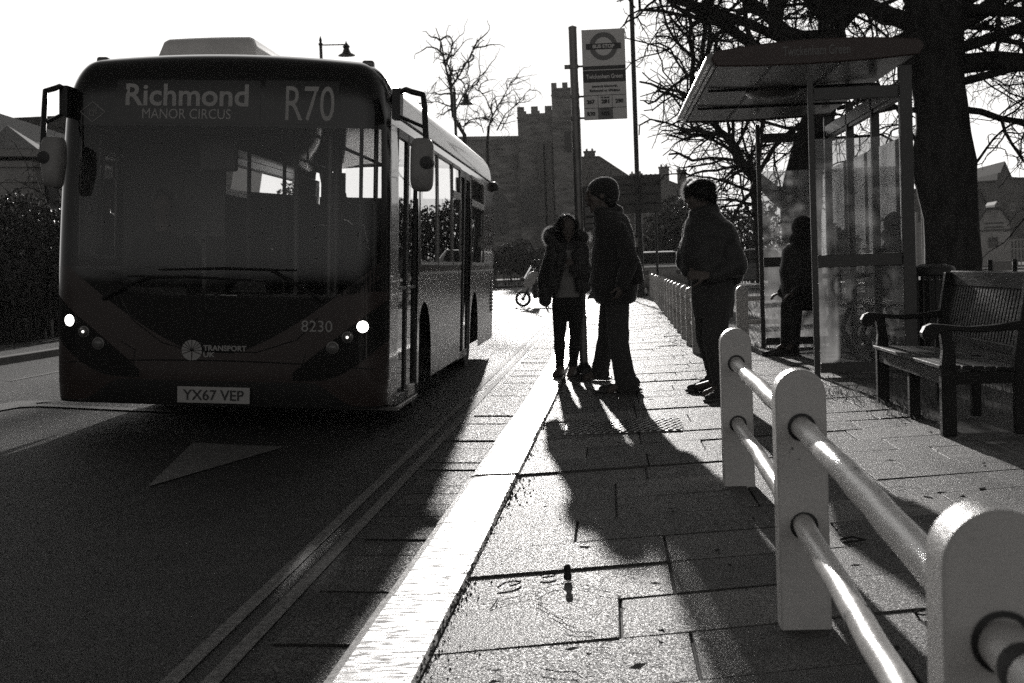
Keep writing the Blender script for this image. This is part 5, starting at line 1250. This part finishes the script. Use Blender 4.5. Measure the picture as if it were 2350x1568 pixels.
# ------------------------------------------------------------------ bare trees
def grow(mb, rng, p, d, L, r, lvl, cfg):
    # one limb: a wandering tapered tube that throws side limbs
    nseg = cfg['seg'][lvl]; pts = [Vector(p)]; rad = [r]; d = Vector(d).normalized(); sl = L/nseg; kids = []
    lim = rng.uniform(-.6, .6)*(1 if lvl < 3 else .6)
    r1 = max(cfg['rmin'], r*cfg['taper'][lvl])
    for i in range(nseg):
        d = (d+Vector((rng.gauss(0, 1), rng.gauss(0, 1), rng.gauss(0, 1)))*cfg['wig'][lvl]+Vector((0, 0, cfg['trop'][lvl]))).normalized()
        if not cfg['ok'](pts[-1]+d*sl-Vector((lim, 0, 0))) and i:
            if lvl < 2: d = (d+Vector((.9, 0, .6))).normalized()
            if lvl >= 2 or not cfg['ok'](pts[-1]+d*sl-Vector((lim, 0, 0))): break
        pts.append(pts[-1]+d*sl); rad.append(r+(r1-r)*((i+1)/nseg))
        if lvl+1 < cfg['n'] and (i+1)/nseg > cfg['bare'][lvl]: kids.append((pts[-1].copy(), d.copy(), rad[-1], (i+1)/nseg))
    if len(pts) < 2: return
    mb.tube(pts, rad, (9, 7, 5, 4, 3, 3)[lvl], cap=False)
    if lvl+1 >= cfg['n']: return
    for (q, dd, rr, f) in kids:
        for _ in range(cfg['kids'][lvl] if rng.random() < cfg['prob'][lvl] else 0):
            ax = dd.cross(Vector((rng.gauss(0, 1), rng.gauss(0, 1)*cfg.get('flat', 1), rng.gauss(0, 1)))).normalized(); a = R(rng.uniform(*cfg['ang'][lvl]))
            nd = Matrix.Rotation(a, 3, ax) @ dd
            grow(mb, rng, q, nd, L*rng.uniform(*cfg['len'][lvl])*(1.05-.35*f), max(cfg['rmin'], min(rr*.9, rr*rng.uniform(.45, .7))), lvl+1, cfg)
    grow(mb, rng, pts[-1], d, L*.6, rad[-1], lvl+1, cfg)
CFG = dict(n=5, seg=(9, 8, 6, 5, 4), taper=(.55, .5, .5, .5, .6), wig=(.13, .20, .27, .33, .38), trop=(.03, .0, -.03, -.05, -.04), bare=(.15, .12, .1, .0, 0), kids=(1, 1, 2, 1, 1), prob=(1, .92, .75, .9, 0),
           ang=((35, 70), (35, 75), (35, 80), (35, 80), (0, 0)), len=((.45, .7), (.40, .65), (.38, .6), (.35, .6), (0, 0)), rmin=.0042, ok=lambda p: True)
def trunk_geo(prof, n=20, seed=0, rough=.05):
    rr = random.Random(seed); mb = MB(); k = 0; ph = [rr.uniform(0, 6.28) for _ in range(6)]
    for (c, r) in prof:
        for j in range(n):
            t = 2*math.pi*j/n; w_ = 1+rough*(math.sin(3*t+ph[0]+c.z*.9)+.7*math.sin(5*t+ph[1]-c.z*1.7)+.6*math.sin(9*t+ph[2]+c.z*2.6))
            mb.v.append((c.x+r*w_*math.cos(t), c.y+r*w_*math.sin(t), c.z))
    for i in range(len(prof)-1):
        for j in range(n): mb.f.append((i*n+j, i*n+(j+1) % n, (i+1)*n+(j+1) % n, (i+1)*n+j))
    mb.f.append(tuple((len(prof)-1)*n+j for j in range(n))); return mb
def trunk_from_px(y, rows, sub=4):
    out = []
    for (v, u0, u1) in rows: a, b_ = P(u0, v, y), P(u1, v, y); out.append(((a+b_)/2, (b_.x-a.x)/2))
    fin = []
    for (a, b_) in zip(out[:-1], out[1:]):
        for i in range(sub): t = i/sub; fin.append((a[0].lerp(b_[0], t), a[1]+(b_[1]-a[1])*t))
    return fin+[out[-1]]
# the great trunk right of the shelter
Y = 24.0
tr = trunk_from_px(Y, [(760, 2104, 2262), (700, 2112, 2254), (640, 2118, 2250), (600, 2120, 2252), (560, 2119, 2247), (500, 2116, 2241), (450, 2104, 2238), (400, 2093, 2237), (375, 2090, 2239), (330, 2097, 2232), (290, 2104, 2226), (250, 2103, 2222), (200, 2094, 2215), (150, 2088, 2213), (100, 2084, 2210), (40, 2080, 2212), (-60, 2078, 2206), (-200, 2076, 2196), (-340, 2082, 2186)])
base = Vector((tr[0][0].x, Y, -.05))
t1 = thing('tree', 'massive bare tree with thick knobbly trunk right of the shelter', 'tree', base)
trunk_geo(tr, 22, 1, .035).build('trunk', m_bark, t1, off=base, smooth=60)
mb = MB(); rng = random.Random(21); xl = P(1640, 200, Y).x-base.x; CFG['ok'] = lambda p: p.x > xl
def limb(u, v, ddir, L, r, lvl=0, y=Y, cfg=CFG): grow(mb, rng, P(u, v, y)-base, ddir, L, r*.85, lvl, cfg)
limb(2190, 150, (1, -.1, .10), 5.5, .19); limb(2195, 60, (.9, .25, .45), 5.5, .16); limb(2110, 150, (-1, -.15, .42), 6.0, .17); limb(2105, 60, (-.85, .2, .5), 6.2, .17); limb(2150, -20, (-.4, -.6, .9), 6.0, .15)
limb(2150, -60, (.5, .5, .8), 6.0, .15); limb(2200, 250, (.8, .3, -.05), 3.6, .07, 1); limb(2200, 190, (.9, -.4, .15), 4.2, .08, 1); limb(2110, 255, (-.8, .3, .1), 3.0, .055, 1); limb(2232, 385, (.55, -.2, .75), 1.1, .03, 2); limb(2105, 330, (-.7, -.3, .5), 2.2, .035, 2); limb(2098, 420, (-.6, .3, .3), 1.6, .025, 2)
limb(2205, 110, (1, .5, .2), 5.0, .11, 1); limb(2205, 20, (1, -.3, .1), 5.0, .11, 1)
mb.build('crown', m_twig, t1, fix=False, smooth=70)
# the leaning tree behind the shelter
Y = 27.0
tr = trunk_from_px(Y, [(735, 1784, 1896), (680, 1792, 1888), (620, 1796, 1884), (560, 1794, 1884), (500, 1790, 1884), (450, 1790, 1888), (400, 1802, 1890), (320, 1826, 1906), (240, 1850, 1922), (160, 1866, 1932), (80, 1876, 1938), (0, 1880, 1938), (-120, 1886, 1936), (-240, 1892, 1930)])
base = Vector((tr[0][0].x, Y, -.05))
t2 = thing('tree', 'bare tree behind the shelter glass with a long crooked limb reaching left', 'tree', base)
trunk_geo(tr, 18, 3, .04).build('trunk', m_bark, t2, off=base, smooth=60)
mb = MB(); rng = random.Random(5); xl2 = P(1500, 150, Y).x-base.x; CFG['ok'] = lambda p: p.x > xl2+max(0, (4.2-p.z))*.35
pts = [P(u, v, Y+dy)-base for u, v, dy in ((1826, 480, 0), (1784, 452, -.1), (1745, 415, -.3), (1718, 392, -.4), (1698, 370, -.5), (1688, 342, -.55), (1672, 318, -.6), (1650, 300, -.7), (1632, 272, -.8))]
mb.tube(pts, [.17, .14, .115, .10, .095, .085, .075, .06, .05], 9, cap=False)
C2 = dict(CFG)
for i in range(2, 9):
    for _ in range(2):
        grow(mb, rng, pts[i], (rng.uniform(-1, .3), rng.uniform(-.7, .7), rng.uniform(-.1, 1)), rng.uniform(1.4, 2.6), .035, 2, CFG)
grow(mb, rng, pts[-1], (-.5, 0, .8), 3.4, .05, 1, CFG)
for (u, v, dd, L, r, lv) in ((1880, 200, (-1, -.2, .35), 6.2, .14, 0), (1885, 130, (-.9, .3, .6), 6.5, .15, 0), (1905, 60, (-.7, -.4, .9), 6.5, .13, 0), (1925, 170, (1, -.1, .55), 5.0, .13, 0), (1930, 60, (.9, .3, .9), 5.5, .12, 0), (1905, -60, (-.5, .2, 1), 6, .12, 0), (1880, 250, (-1, .1, .0), 4.6, .08, 1), (1862, 270, (-.9, -.3, -.1), 3.8, .06, 1), (1800, 470, (-.7, .4, .5), 2.6, .04, 2), (1880, 330, (.8, .2, .4), 2.4, .04, 2), (1890, 110, (-1, 0, .15), 6.5, .12, 0), (1920, 250, (.9, -.3, .4), 3.2, .05, 1)):
    grow(mb, rng, P(u, v, Y)-base, dd, L, r*.8, lv, CFG)
mb.build('crown', m_twig, t2, fix=False, smooth=70)
# slender tree left of the shelter
CFG['ok'] = lambda p: True
Y = 30.0
tr = trunk_from_px(Y, [(650, 1736, 1749), (560, 1733, 1746), (480, 1728, 1742), (420, 1722, 1736), (380, 1719, 1731)])
base = Vector((tr[0][0].x, Y, -.05))
t3 = thing('tree', 'slender young tree with thin trunk just left of the shelter', 'tree', base)
trunk_geo(tr, 8, 4, .03).build('trunk', m_bark, t3, off=base, smooth=60)
mb = MB(); rng = random.Random(15)
for (u, v, dd, L) in ((1725, 385, (-.5, 0, 1), 1.5), (1725, 385, (.5, .2, 1), 1.5), (1730, 440, (-1, .1, .45), 1.4), (1730, 430, (1, -.2, .5), 1.2), (1736, 500, (-1, -.2, .35), 1.3), (1738, 520, (1, .2, .3), 1.0), (1732, 470, (-.9, .3, .2), 1.4)): grow(mb, rng, P(u, v, Y)-base, dd, L, .035, 2, CFG)
mb.build('crown', m_twig, t3, fix=False, smooth=70)
# distant bare trees behind the bus
def far_tree(label, y, stem, kids, seed):
    base = P(stem[0][0], stem[0][1], y); base.z = 0; t = thing('tree', label, 'tree', base, group='distant bare trees'); rng = random.Random(seed)
    c = dict(CFG); c['rmin'] = .007; c['n'] = 5
    mb = MB(); pts = [Vector((0, 0, 0))]+[P(u, v, y)-base for u, v, r in stem]; rad = [stem[0][2]*.6]+[s[2]*.5 for s in stem]; mb.tube(pts, rad, 8); mb.build('trunk', m_bark, t, smooth=60)
    mb = MB()
    for (poly, r) in kids:
        pts = [P(u, v, y)-base for u, v in poly]; mb.tube(pts, [.45*r*(1-.75*i/(len(pts)-1)) for i in range(len(pts))], 6, cap=False)
        for p, q in zip(pts[:-1], pts[1:]):
            for _ in range(3):
                grow(mb, rng, p.lerp(q, rng.random()), (q-p).normalized()+Vector((rng.gauss(0, .7), rng.gauss(0, .7), rng.gauss(0, .4))), rng.uniform(.7, 1.5), r*.3, 3, c)
    mb.build('crown', m_twig, t, fix=False, smooth=70); return t
far_tree('pollarded bare tree with tall forked limbs rising above the bus', 80, [(1066, 310, .22), (1045, 276, .22), (1037, 240, .22)], [([(1040, 270), (1034, 200), (1022, 150), (1013, 100), (1000, 64)], .20), ([(1038, 240), (1036, 200), (1056, 170), (1076, 135), (1088, 105)], .18), ([(1040, 265), (1060, 225), (1088, 190), (1108, 170)], .12), ([(1036, 215), (1032, 180), (1034, 145), (1036, 115)], .13), ([(1034, 245), (1000, 232), (985, 240)], .10), ([(1032, 205), (1010, 180), (990, 200)], .08), ([(1062, 292), (1080, 275), (1110, 270), (1130, 272)], .10), ([(1064, 300), (1072, 250), (1080, 215)], .07)], 3)
far_tree('smaller bare tree beside the church roof', 84, [(1118, 330, .16), (1122, 290, .15)], [([(1122, 292), (1130, 262), (1115, 225), (1098, 205), (1094, 185)], .12), ([(1126, 275), (1145, 240), (1165, 205), (1178, 180)], .11), ([(1140, 300), (1160, 262), (1190, 235), (1215, 205)], .10), ([(1150, 300), (1175, 250), (1205, 225)], .07), ([(1110, 305), (1100, 270), (1095, 250)], .07)], 7)

# ------------------------------------------------------------------ church, houses, hedges
def pbox(mb, y, depth, u0, v0, u1, v1, z0=None):       # a block standing on the plane y, its front corners read from the photograph
    a, b_ = P(u0, v0, y), P(u1, v1, y); mb.box(a.x, b_.x, y, y+depth, (0 if z0 is None else z0), (a.z+b_.z)/2)
Y = 180.0; c0 = P(1185, 640, Y); ch = thing('church', 'dark stone church with battlemented tower and stair turret', 'church', (c0.x, Y, 0)); co = (c0.x, Y, 0)
mb = MB(); a, b_ = P(1040, 312, Y), P(1262, 309, Y); mb.box(a.x, b_.x, Y+1.5, Y+14, -.2, a.z-.4); mb.prism([(a.x, a.z-.45), (b_.x, b_.z-.45), (b_.x, b_.z+.02), (a.x, a.z+.02)], (0, 13, 0), o=(0, Y+1.3, 0)); mb.build('nave', m_tower, ch, off=co)
tw = MB(); a, b_ = P(1187, 262, Y), P(1330, 262, Y); mb = tw; mb.box(a.x, b_.x, Y, Y+5.5, -.2, a.z)
n = 5; wd = (b_.x-a.x)/(2*n-1); mh = P(1187, 246, Y).z
for i in range(n): mb.box(a.x+2*i*wd, a.x+(2*i+1)*wd, Y, Y+.5, a.z, mh); mb.box(a.x+2*i*wd, a.x+(2*i+1)*wd, Y+5, Y+5.5, a.z, mh)
for z in (a.z-.5, a.z*.62): mb.box(a.x-.08, b_.x+.08, Y-.1, Y, z-.12, z+.12)
tw.build('tower', m_tower, ch, off=co)
mb = MB(); a, b_ = P(1265, 203, Y-1), P(1328, 203, Y-1); mb.box(a.x, b_.x, Y-1.2, Y+1.0, -.2, a.z); n = 3; wd = (b_.x-a.x)/(2*n-1); mh = P(1265, 191, Y-1).z
for i in range(n): mb.box(a.x+2*i*wd, a.x+(2*i+1)*wd, Y-1.2, Y-.8, a.z, mh)
mb.box(a.x-.08, b_.x+.08, Y-1.3, Y-1.2, a.z-1.0, a.z-.8); mb.build('stair_turret', m_tower, ch, off=co)
for uu in (1248, 1262): mb = MB(); p = P(uu, 500, Y); mb.box(p.x-.5, p.x+.5, Y-.9, Y, -.2, P(uu, 330, Y).z); mb.build('buttress', m_stone, ch, off=co)
for uu, vt, vb in ((1215, 420, 520), (1140, 430, 540), (1090, 430, 540)):
    p, q = P(uu, vt, Y), P(uu, vb, Y); yb = Y+(0 if uu > 1187 else 1.5); mb = MB(); mb.prism([(p.x-1.2, q.z), (p.x+1.2, q.z), (p.x+1.2, p.z-1.6), (p.x, p.z), (p.x-1.2, p.z-1.6)], (0, .05, 0), o=(0, yb-.06, 0)); mb.build('window', m_winfar, ch, off=co)
def house(name, label, cat, y, depth, gable, chim=(), mw=m_stone, mr=m_slate_dark, wins=(), door=None, zb=-.3):
    # gable: outline (u, v) of the front, the ridge runs away from the viewer
    pts = [P(u, v, y) for u, v in gable]; x0 = min(p.x for p in pts); x1 = max(p.x for p in pts); o = ((x0+x1)/2, y, 0); t = thing(name, label, cat, o)
    poly = [(x1, zb), (x0, zb)]+[(p.x, p.z) for p in pts]
    mb = MB(); mb.prism(poly, (0, depth, 0), o=(0, y, 0)); mb.build('wall', mw, t, off=o)
    rf = MB(); top = [(p.x, p.z) for p in pts]
    for (a, b_) in zip(top[:-1], top[1:]):
        if abs(a[0]-b_[0]) > .05: rf.prism([(a[0], a[1]+.02), (b_[0], b_[1]+.02), (b_[0], b_[1]+.20), (a[0], a[1]+.20)], (0, depth+.5, 0), o=(0, y-.25, 0))
    ro = rf.build('roof', mr, t, off=o)
    for (u0, v0, u1, v1, dy) in chim:
        a, b_ = P(u0, v0, y+dy), P(u1, v1, y+dy); mb = MB(); mb.box(a.x, b_.x, y+dy, y+dy+.9, b_.z-1.5, a.z-.25); mb.box(a.x-.1, b_.x+.1, y+dy-.1, y+dy+1.0, a.z-.25, a.z-.05); k_ = max(1, int((b_.x-a.x)/.55))
        for i in range(k_): xx = a.x+(b_.x-a.x)*(i+.5)/k_; mb.lathe([(.15, a.z-.05), (.12, a.z+.28), (.001, a.z+.28)], (xx, y+dy+.45, 0), 10)
        mb.build('chimney', mw, ro, off=o)
    for (u0, v0, u1, v1) in wins:
        a, b_ = P(u0, v0, y), P(u1, v1, y); mb = MB(); mb.box(a.x, b_.x, y-.04, y+.05, b_.z, a.z); wn = mb.build('window', m_winfar, t, off=o)
        mb = MB(); w2 = .06
        for (xa, xb, za, zb2) in ((a.x-w2, a.x, b_.z, a.z), (b_.x, b_.x+w2, b_.z, a.z), (a.x-w2, b_.x+w2, a.z, a.z+w2), (a.x-w2, b_.x+w2, b_.z-w2, b_.z), ((a.x+b_.x)/2-.03, (a.x+b_.x)/2+.03, b_.z, a.z)): mb.box(xa, xb, y-.075, y-.0405, za, zb2)
        mb.build('window_frame', m_weather, wn, off=o)
    return t
house('brick_house', 'dark gabled house with pointed chimney behind the bus stop pole', 'house', 190, 12, [(1318, 420), (1335, 363), (1376, 362), (1470, 424)], [(1340, 346, 1366, 360, 3)], wins=((1390, 440, 1402, 470),))
house('terraced_house', 'terraced house with two tall chimneys above the hedge', 'house', 205, 12, [(1440, 440), (1450, 414), (1520, 412), (1555, 425), (1580, 440)], [(1512, 382, 1536, 408, 2), (1554, 389, 1576, 420, 2), (1446, 398, 1474, 414, 4), (1478, 404, 1510, 414, 3)])
house('village_hall', 'dark hall with pointed turret on the far side of the green', 'hall', 150, 16, [(2230, 470), (2236, 422), (2287, 418), (2289, 402), (2294, 402), (2305, 375), (2321, 411), (2335, 412), (2420, 412)], wins=((2320, 470, 2328, 482), (2280, 500, 2300, 506)))
house('dark_house', 'long dark roofed building between shelter post and big trunk', 'house', 120, 10, [(2060, 445), (2066, 441), (2150, 437), (2250, 440), (2262, 470)])
house('white_cottage', 'small white weatherboarded cottage with clipped gable across the green', 'cottage', 112, 6, [(2240, 522), (2242, 514), (2264, 483), (2295, 481), (2316, 508), (2318, 520)], mw=m_weather, wins=((2272, 484, 2277, 502), (2281, 484, 2286, 502)))
wc = [o for o in col.objects if o.name.startswith('white_cottage')][0]
mb = MB(); a, b_ = P(2240, 524, 112), P(2318, 527, 112); mb.box(a.x, b_.x, 111.88, 111.98, b_.z-.06, b_.z+.06); a, b_ = P(2268, 545, 112), P(2290, 568, 112); mb.box(a.x, b_.x, 111.93, 111.985, b_.z, a.z)
mb.build('trim_board', m_stone, wc, off=tuple(wc.location))
mb = MB(); a = P(2287, 512, 112)
for dz in (0, .3): mb.box(a.x-.9, a.x+.5, 111.94, 111.985, a.z-.05-dz, a.z+.06-dz)
mb.build('sign_lettering', m_stone, wc, off=tuple(wc.location))
a, b_ = P(2293, 470, 130), P(2280, 500, 130)
house('roof_dormer', 'small pale dormer peak on the hall roof above the cottage', 'dormer', 140, 3, [(2281, 487), (2281, 475), (2287, 467), (2294, 475), (2294, 488)], mw=m_render, mr=m_render, zb=P(2287, 490, 140).z)
f0 = P(2318, 548, 110); t = thing('picket_fence', 'white picket railing beside the small cottage', 'fence', (f0.x, 110, 0)); e0 = P(2350, 565, 110)
for i in range(2):
    mb = MB(); mb.box(0, 4, -.03, .03, f0.z-.15-1.3*i*.5, f0.z-.05-1.3*i*.5); mb.build('rail', m_weather, t)
mb = MB()
for i in range(17): mb.box(.25*i-.04, .25*i+.04, -.06, -.031, -.1, f0.z)
mb.build('picket', m_weather, t)
t = thing('board_fence', 'tall pale boarded fence between the shelter post and the big trunk', 'fence', P(2082, 560, 100).xy.to_3d()); o_ = tuple(t.location)
for (u0, v0, u1) in ((2076, 506, 2100), (2100, 487, 2106), (2106, 510, 2114), (2114, 484, 2124), (2124, 506, 2150)):
    a, b_ = P(u0, v0, 100), P(u1, v0, 100); mb = MB(); mb.box(a.x, b_.x, 100, 100.08, -.3, a.z); mb.build('board', m_weather, t, off=o_)
house('brick_terrace', 'dark terrace across the road glimpsed through the bus windows', 'house', 60, 4, [(300, 560), (300, 300), (560, 250), (660, 285), (660, 560)], wins=((560, 390, 600, 450), (615, 390, 645, 450)))
# hedges and bushes
def bush(name, label, cat, blobs, n, ls, seed, y_ref, m_=None, stems=True):
    rr = random.Random(seed); base = Vector((blobs[0][0][0], blobs[0][0][1], 0)); t = thing(name, label, cat, base); mb = MB(); tot = sum(r[0]*r[2] for c, r in blobs)
    for c, r in blobs:
        for i in range(int(n*r[0]*r[2]/tot)):
            while True:
                q = Vector((rr.uniform(-1, 1), rr.uniform(-1, 1), rr.uniform(-1, 1)))
                if q.length <= 1 and (q.length > .55 or rr.random() < .3): break
            p = Vector((c[0]+q.x*r[0], c[1]+q.y*r[1], c[2]+q.z*r[2]))*1-base
            if p.z < -.05: continue
            a = Vector((rr.gauss(0, 1), rr.gauss(0, 1), rr.gauss(0, 1))).normalized(); b_ = a.cross(Vector((rr.gauss(0, 1), rr.gauss(0, 1), rr.gauss(0, 1)))).normalized(); s_ = ls*rr.uniform(.6, 1.4)
            mb.add([p-a*s_, p-b_*s_*.45, p+a*s_, p+b_*s_*.45], [(0, 1, 2, 3)])
    mb.build('foliage', m_ or m_leaf, t, fix=False)
    sm_ = MB()
    for c, r in blobs:
        for i in range(9):
            x, y = c[0]+rr.uniform(-.8, .8)*r[0], c[1]+rr.uniform(-.8, .8)*r[1]; h = c[2]+r[2]*rr.uniform(.5, 1.0)
            p = Vector((x, y, -.05))-base; sm_.tube([p, p+Vector((rr.gauss(0, .12), rr.gauss(0, .12), h*.5)), p+Vector((rr.gauss(0, .3), rr.gauss(0, .3), h))], [.03, .02, .006], 5)
    sm_.build('stems', m_twig, t, fix=False); return t
def B_(u, v0, v1, y, ru, dy=1.0):
    a, b_ = P(u, v0, y), P(u, v1, y); zc = (a.z+max(b_.z, 0))/2; return ((a.x, y, zc), (ru*y/F, dy, (a.z-max(b_.z, 0))/2*1.05))
bush('hedge', 'overgrown winter hedge behind the rail fence under the chimneys', 'hedge', [B_(1500+26*i, (480, 455, 440, 436, 450, 468, 470, 480, 470, 465, 475)[i], 610, 72, 32, 2.5) for i in range(11)], 9000, .11, 3, 72)
bush('hedge', 'low dark bushes along the foot of the church', 'hedge', [B_(1060+34*i, (560, 545, 575, 560, 550, 570, 590)[i], 630, 87, 34, 1.5) for i in range(7)], 5000, .13, 5, 86)
bush('hedge', 'big ivy-dark hedge in front of the cream house left of the bus', 'hedge', [B_(-60+48*i, (470, 455, 440, 448, 470, 480)[i], 740, 30, 52, 1.1) for i in range(6)], 14000, .05, 7, 30)
bush('shrub', 'arching shrub hanging over the wall left of the bus', 'shrub', [B_(45, 600, 720, 28.6, 45, .5)], 1800, .05, 9, 28)
# bare shrub sprays above the hedge
base = P(60, 480, 29.5); base.z = 1.5; t = thing('bare_shrub', 'leafless shrub with budded twigs in front of the cream house', 'shrub', base); mb = MB(); rng = random.Random(31)
for (u, v, dd, L) in ((140, 470, (-1, 0, .55), 1.3), (150, 440, (-1, .1, .35), 1.4), (110, 480, (-.8, 0, .9), 1.2), (30, 490, (.2, 0, 1), .8), (90, 480, (.5, 0, 1), .9), (150, 470, (-.5, .2, 1), 1.1), (150, 500, (.3, 0, 1), 1.4), (0, 460, (1, 0, .1), 1.0)): grow(mb, rng, P(u, v, 29.5)-base, dd, L, .014, 3, dict(CFG, prob=(1, 1, 1, .9, 0), rmin=.006))
for (u, v) in ((100, 480), (60, 490), (145, 480)): p = P(u, v, 29.5)-base; mb.tube([Vector((p.x, p.y, -1.5)), p], [.03, .014], 6)
mb.build('stems', m_twig, t, fix=False)
# brick garden wall and gate pier across the road
t = thing('garden_wall', 'low dark brick wall across the road below the hedge', 'wall', (-12.6, 28, 0)); mb = MB(); mb.box(-.15, .15, -30, 40, -.1, 1.25); mb.build('brickwork', m_brick, t)
mb = MB(); mb.box(-.2, .2, -30, 40, 1.252, 1.33); mb.build('coping', m_stone, t, bevel=.02)
# cream house with bay and slate roofs
Y = 46.0; a = P(-90, 360, Y); hb = thing('cream_house', 'cream rendered villa with slate roof left of the bus', 'house', (a.x, Y, 0)); ho = tuple(hb.location)
c = lambda u, v, y=Y: P(u, v, y)
mb = MB(); zt = c(60, 345).z; x0, x1 = c(-200, 400).x, c(190, 400).x; poly = []
mb.box(x0, x1, Y+1.2, Y+12, -.2, zt-.1); bx0, bx1 = c(-60, 400).x, c(62, 400).x
bay = [(bx0, 1.25), (bx0, .4), (bx0+.5, 0), (bx1-.7, 0), (bx1, .5), (bx1+.15, 1.25)]; mb.prism([(p[0], p[1]) for p in bay], (0, 0, zt-.1), o=(0, Y, -.2), ay=(0, 1, 0)); mb.build('wall', m_render, hb, off=ho)
mb = MB()
for (z0, z1, ex) in ((zt-.18, zt+.05, .28), (zt-.5, zt-.40, .10), (zt-.98, zt-.9, .06)):
    mb.prism([(bx0-ex, 1.24), (bx0-ex, .4-ex*.5), (bx0+.5, -ex), (bx1-.7, -ex), (bx1+ex, .5-ex*.4), (bx1+.15+ex, 1.24)], (0, 0, z1-z0), o=(0, Y, z0), ay=(0, 1, 0)); mb.box(x0, x1, Y+1.2-ex, Y+1.199, z0, z1)
mb.build('cornice', m_render, hb, off=ho)
p1, p2 = c(96, 400), c(128, 500); mb = MB(); mb.box(p1.x-.12*3, p1.x+.75, Y+1.1, Y+1.19, p2.z-.8, p1.z+.2); wn = mb.build('window', m_winfar, hb, off=ho)
mb = MB(); xa, xb, za, zb = p1.x-.36, p1.x+.75, p2.z-.8, p1.z+.2
for q in ((xa-.12, xa, za, zb), (xb, xb+.12, za, zb), (xa-.2, xb+.2, zb, zb+.18), ((xa+xb)/2-.04, (xa+xb)/2+.04, za, zb)): mb.box(q[0], q[1], Y+1.0, Y+1.1, q[2], q[3])
mb.build('window_frame', m_weather, wn, off=ho)
# roofs: bay hip, then the long slope that catches the sun, then the ridge behind
mb = MB()
e0, e1, r0, r1 = P(-200, 336, Y+.9), P(190, 352, Y+.9), P(-200, 196, Y+6.5), P(190, 322, Y+6.5)
mb.add([e0, e1, r1, r0, e0-Vector((0, 0, .15)), e1-Vector((0, 0, .15)), r1-Vector((0, 0, .15)), r0-Vector((0, 0, .15))], [(0, 1, 2, 3), (4, 7, 6, 5), (0, 4, 5, 1), (1, 5, 6, 2), (2, 6, 7, 3), (3, 7, 4, 0)]); rf = mb.build('roof', m_slate, hb, off=ho)
mb = MB(); b0 = zt+.06; ap = c(-25, 278)
hip = [Vector((bx0-.25, Y+.2, b0)), Vector((bx0+.4, Y-.25, b0)), Vector((bx1-.6, Y-.25, b0)), Vector((bx1+.25, Y+.35, b0)), Vector((bx1+.2, Y+1.6, b0)), Vector((bx0-.25, Y+1.6, b0)), Vector((ap.x, Y+1.4, ap.z))]
mb.add(hip, [(0, 1, 6), (1, 2, 6), (2, 3, 6), (3, 4, 6), (4, 5, 6), (5, 0, 6)]); mb.build('bay_roof', m_slate, hb, off=ho)
hk = thing('slate_house', 'long dark slate roof behind the cream villa', 'house', (P(90, 300, 58).x, 58, 0)); ko = tuple(hk.location)
a, b_ = P(-250, 256, 58), P(240, 245, 58)
mb = MB(); mb.box(a.x, b_.x, 58.6, 66, -.2, a.z-2.2); mb.build('wall', m_stone, hk, off=ko)
mb = MB(); mb.prism([(58.2, a.z-2.3), (62, a.z), (66.4, a.z-2.3)], (b_.x-a.x, 0, 0), o=(a.x, 0, 0), ax=(0, 1, 0)); mb.build('roof', m_slate_dark, hk, off=ko)
mb = MB(); mb.box(a.x, b_.x, 58.0, 58.2, a.z-2.55, a.z-2.35); mb.build('gutter', m_weather, hk, off=ko)

# ------------------------------------------------------------------ winter air
HZ = MB(); HZ.box(-120, 120, -12, 320, -1.5, 60); hz = HZ.build('haze', m_soil); hz['kind'] = 'stuff'
hm = bpy.data.materials.new('haze'); hm.use_nodes = True; ht = hm.node_tree; ht.nodes.remove(ht.nodes['Principled BSDF'])
pv = ht.nodes.new('ShaderNodeVolumePrincipled'); pv.inputs['Density'].default_value = .00038; pv.inputs['Color'].default_value = (.9, .89, .87, 1); pv.inputs['Anisotropy'].default_value = 0.0
ht.links.new(pv.outputs[0], ht.nodes['Material Output'].inputs['Volume']); hz.data.materials.clear(); hz.data.materials.append(hm)
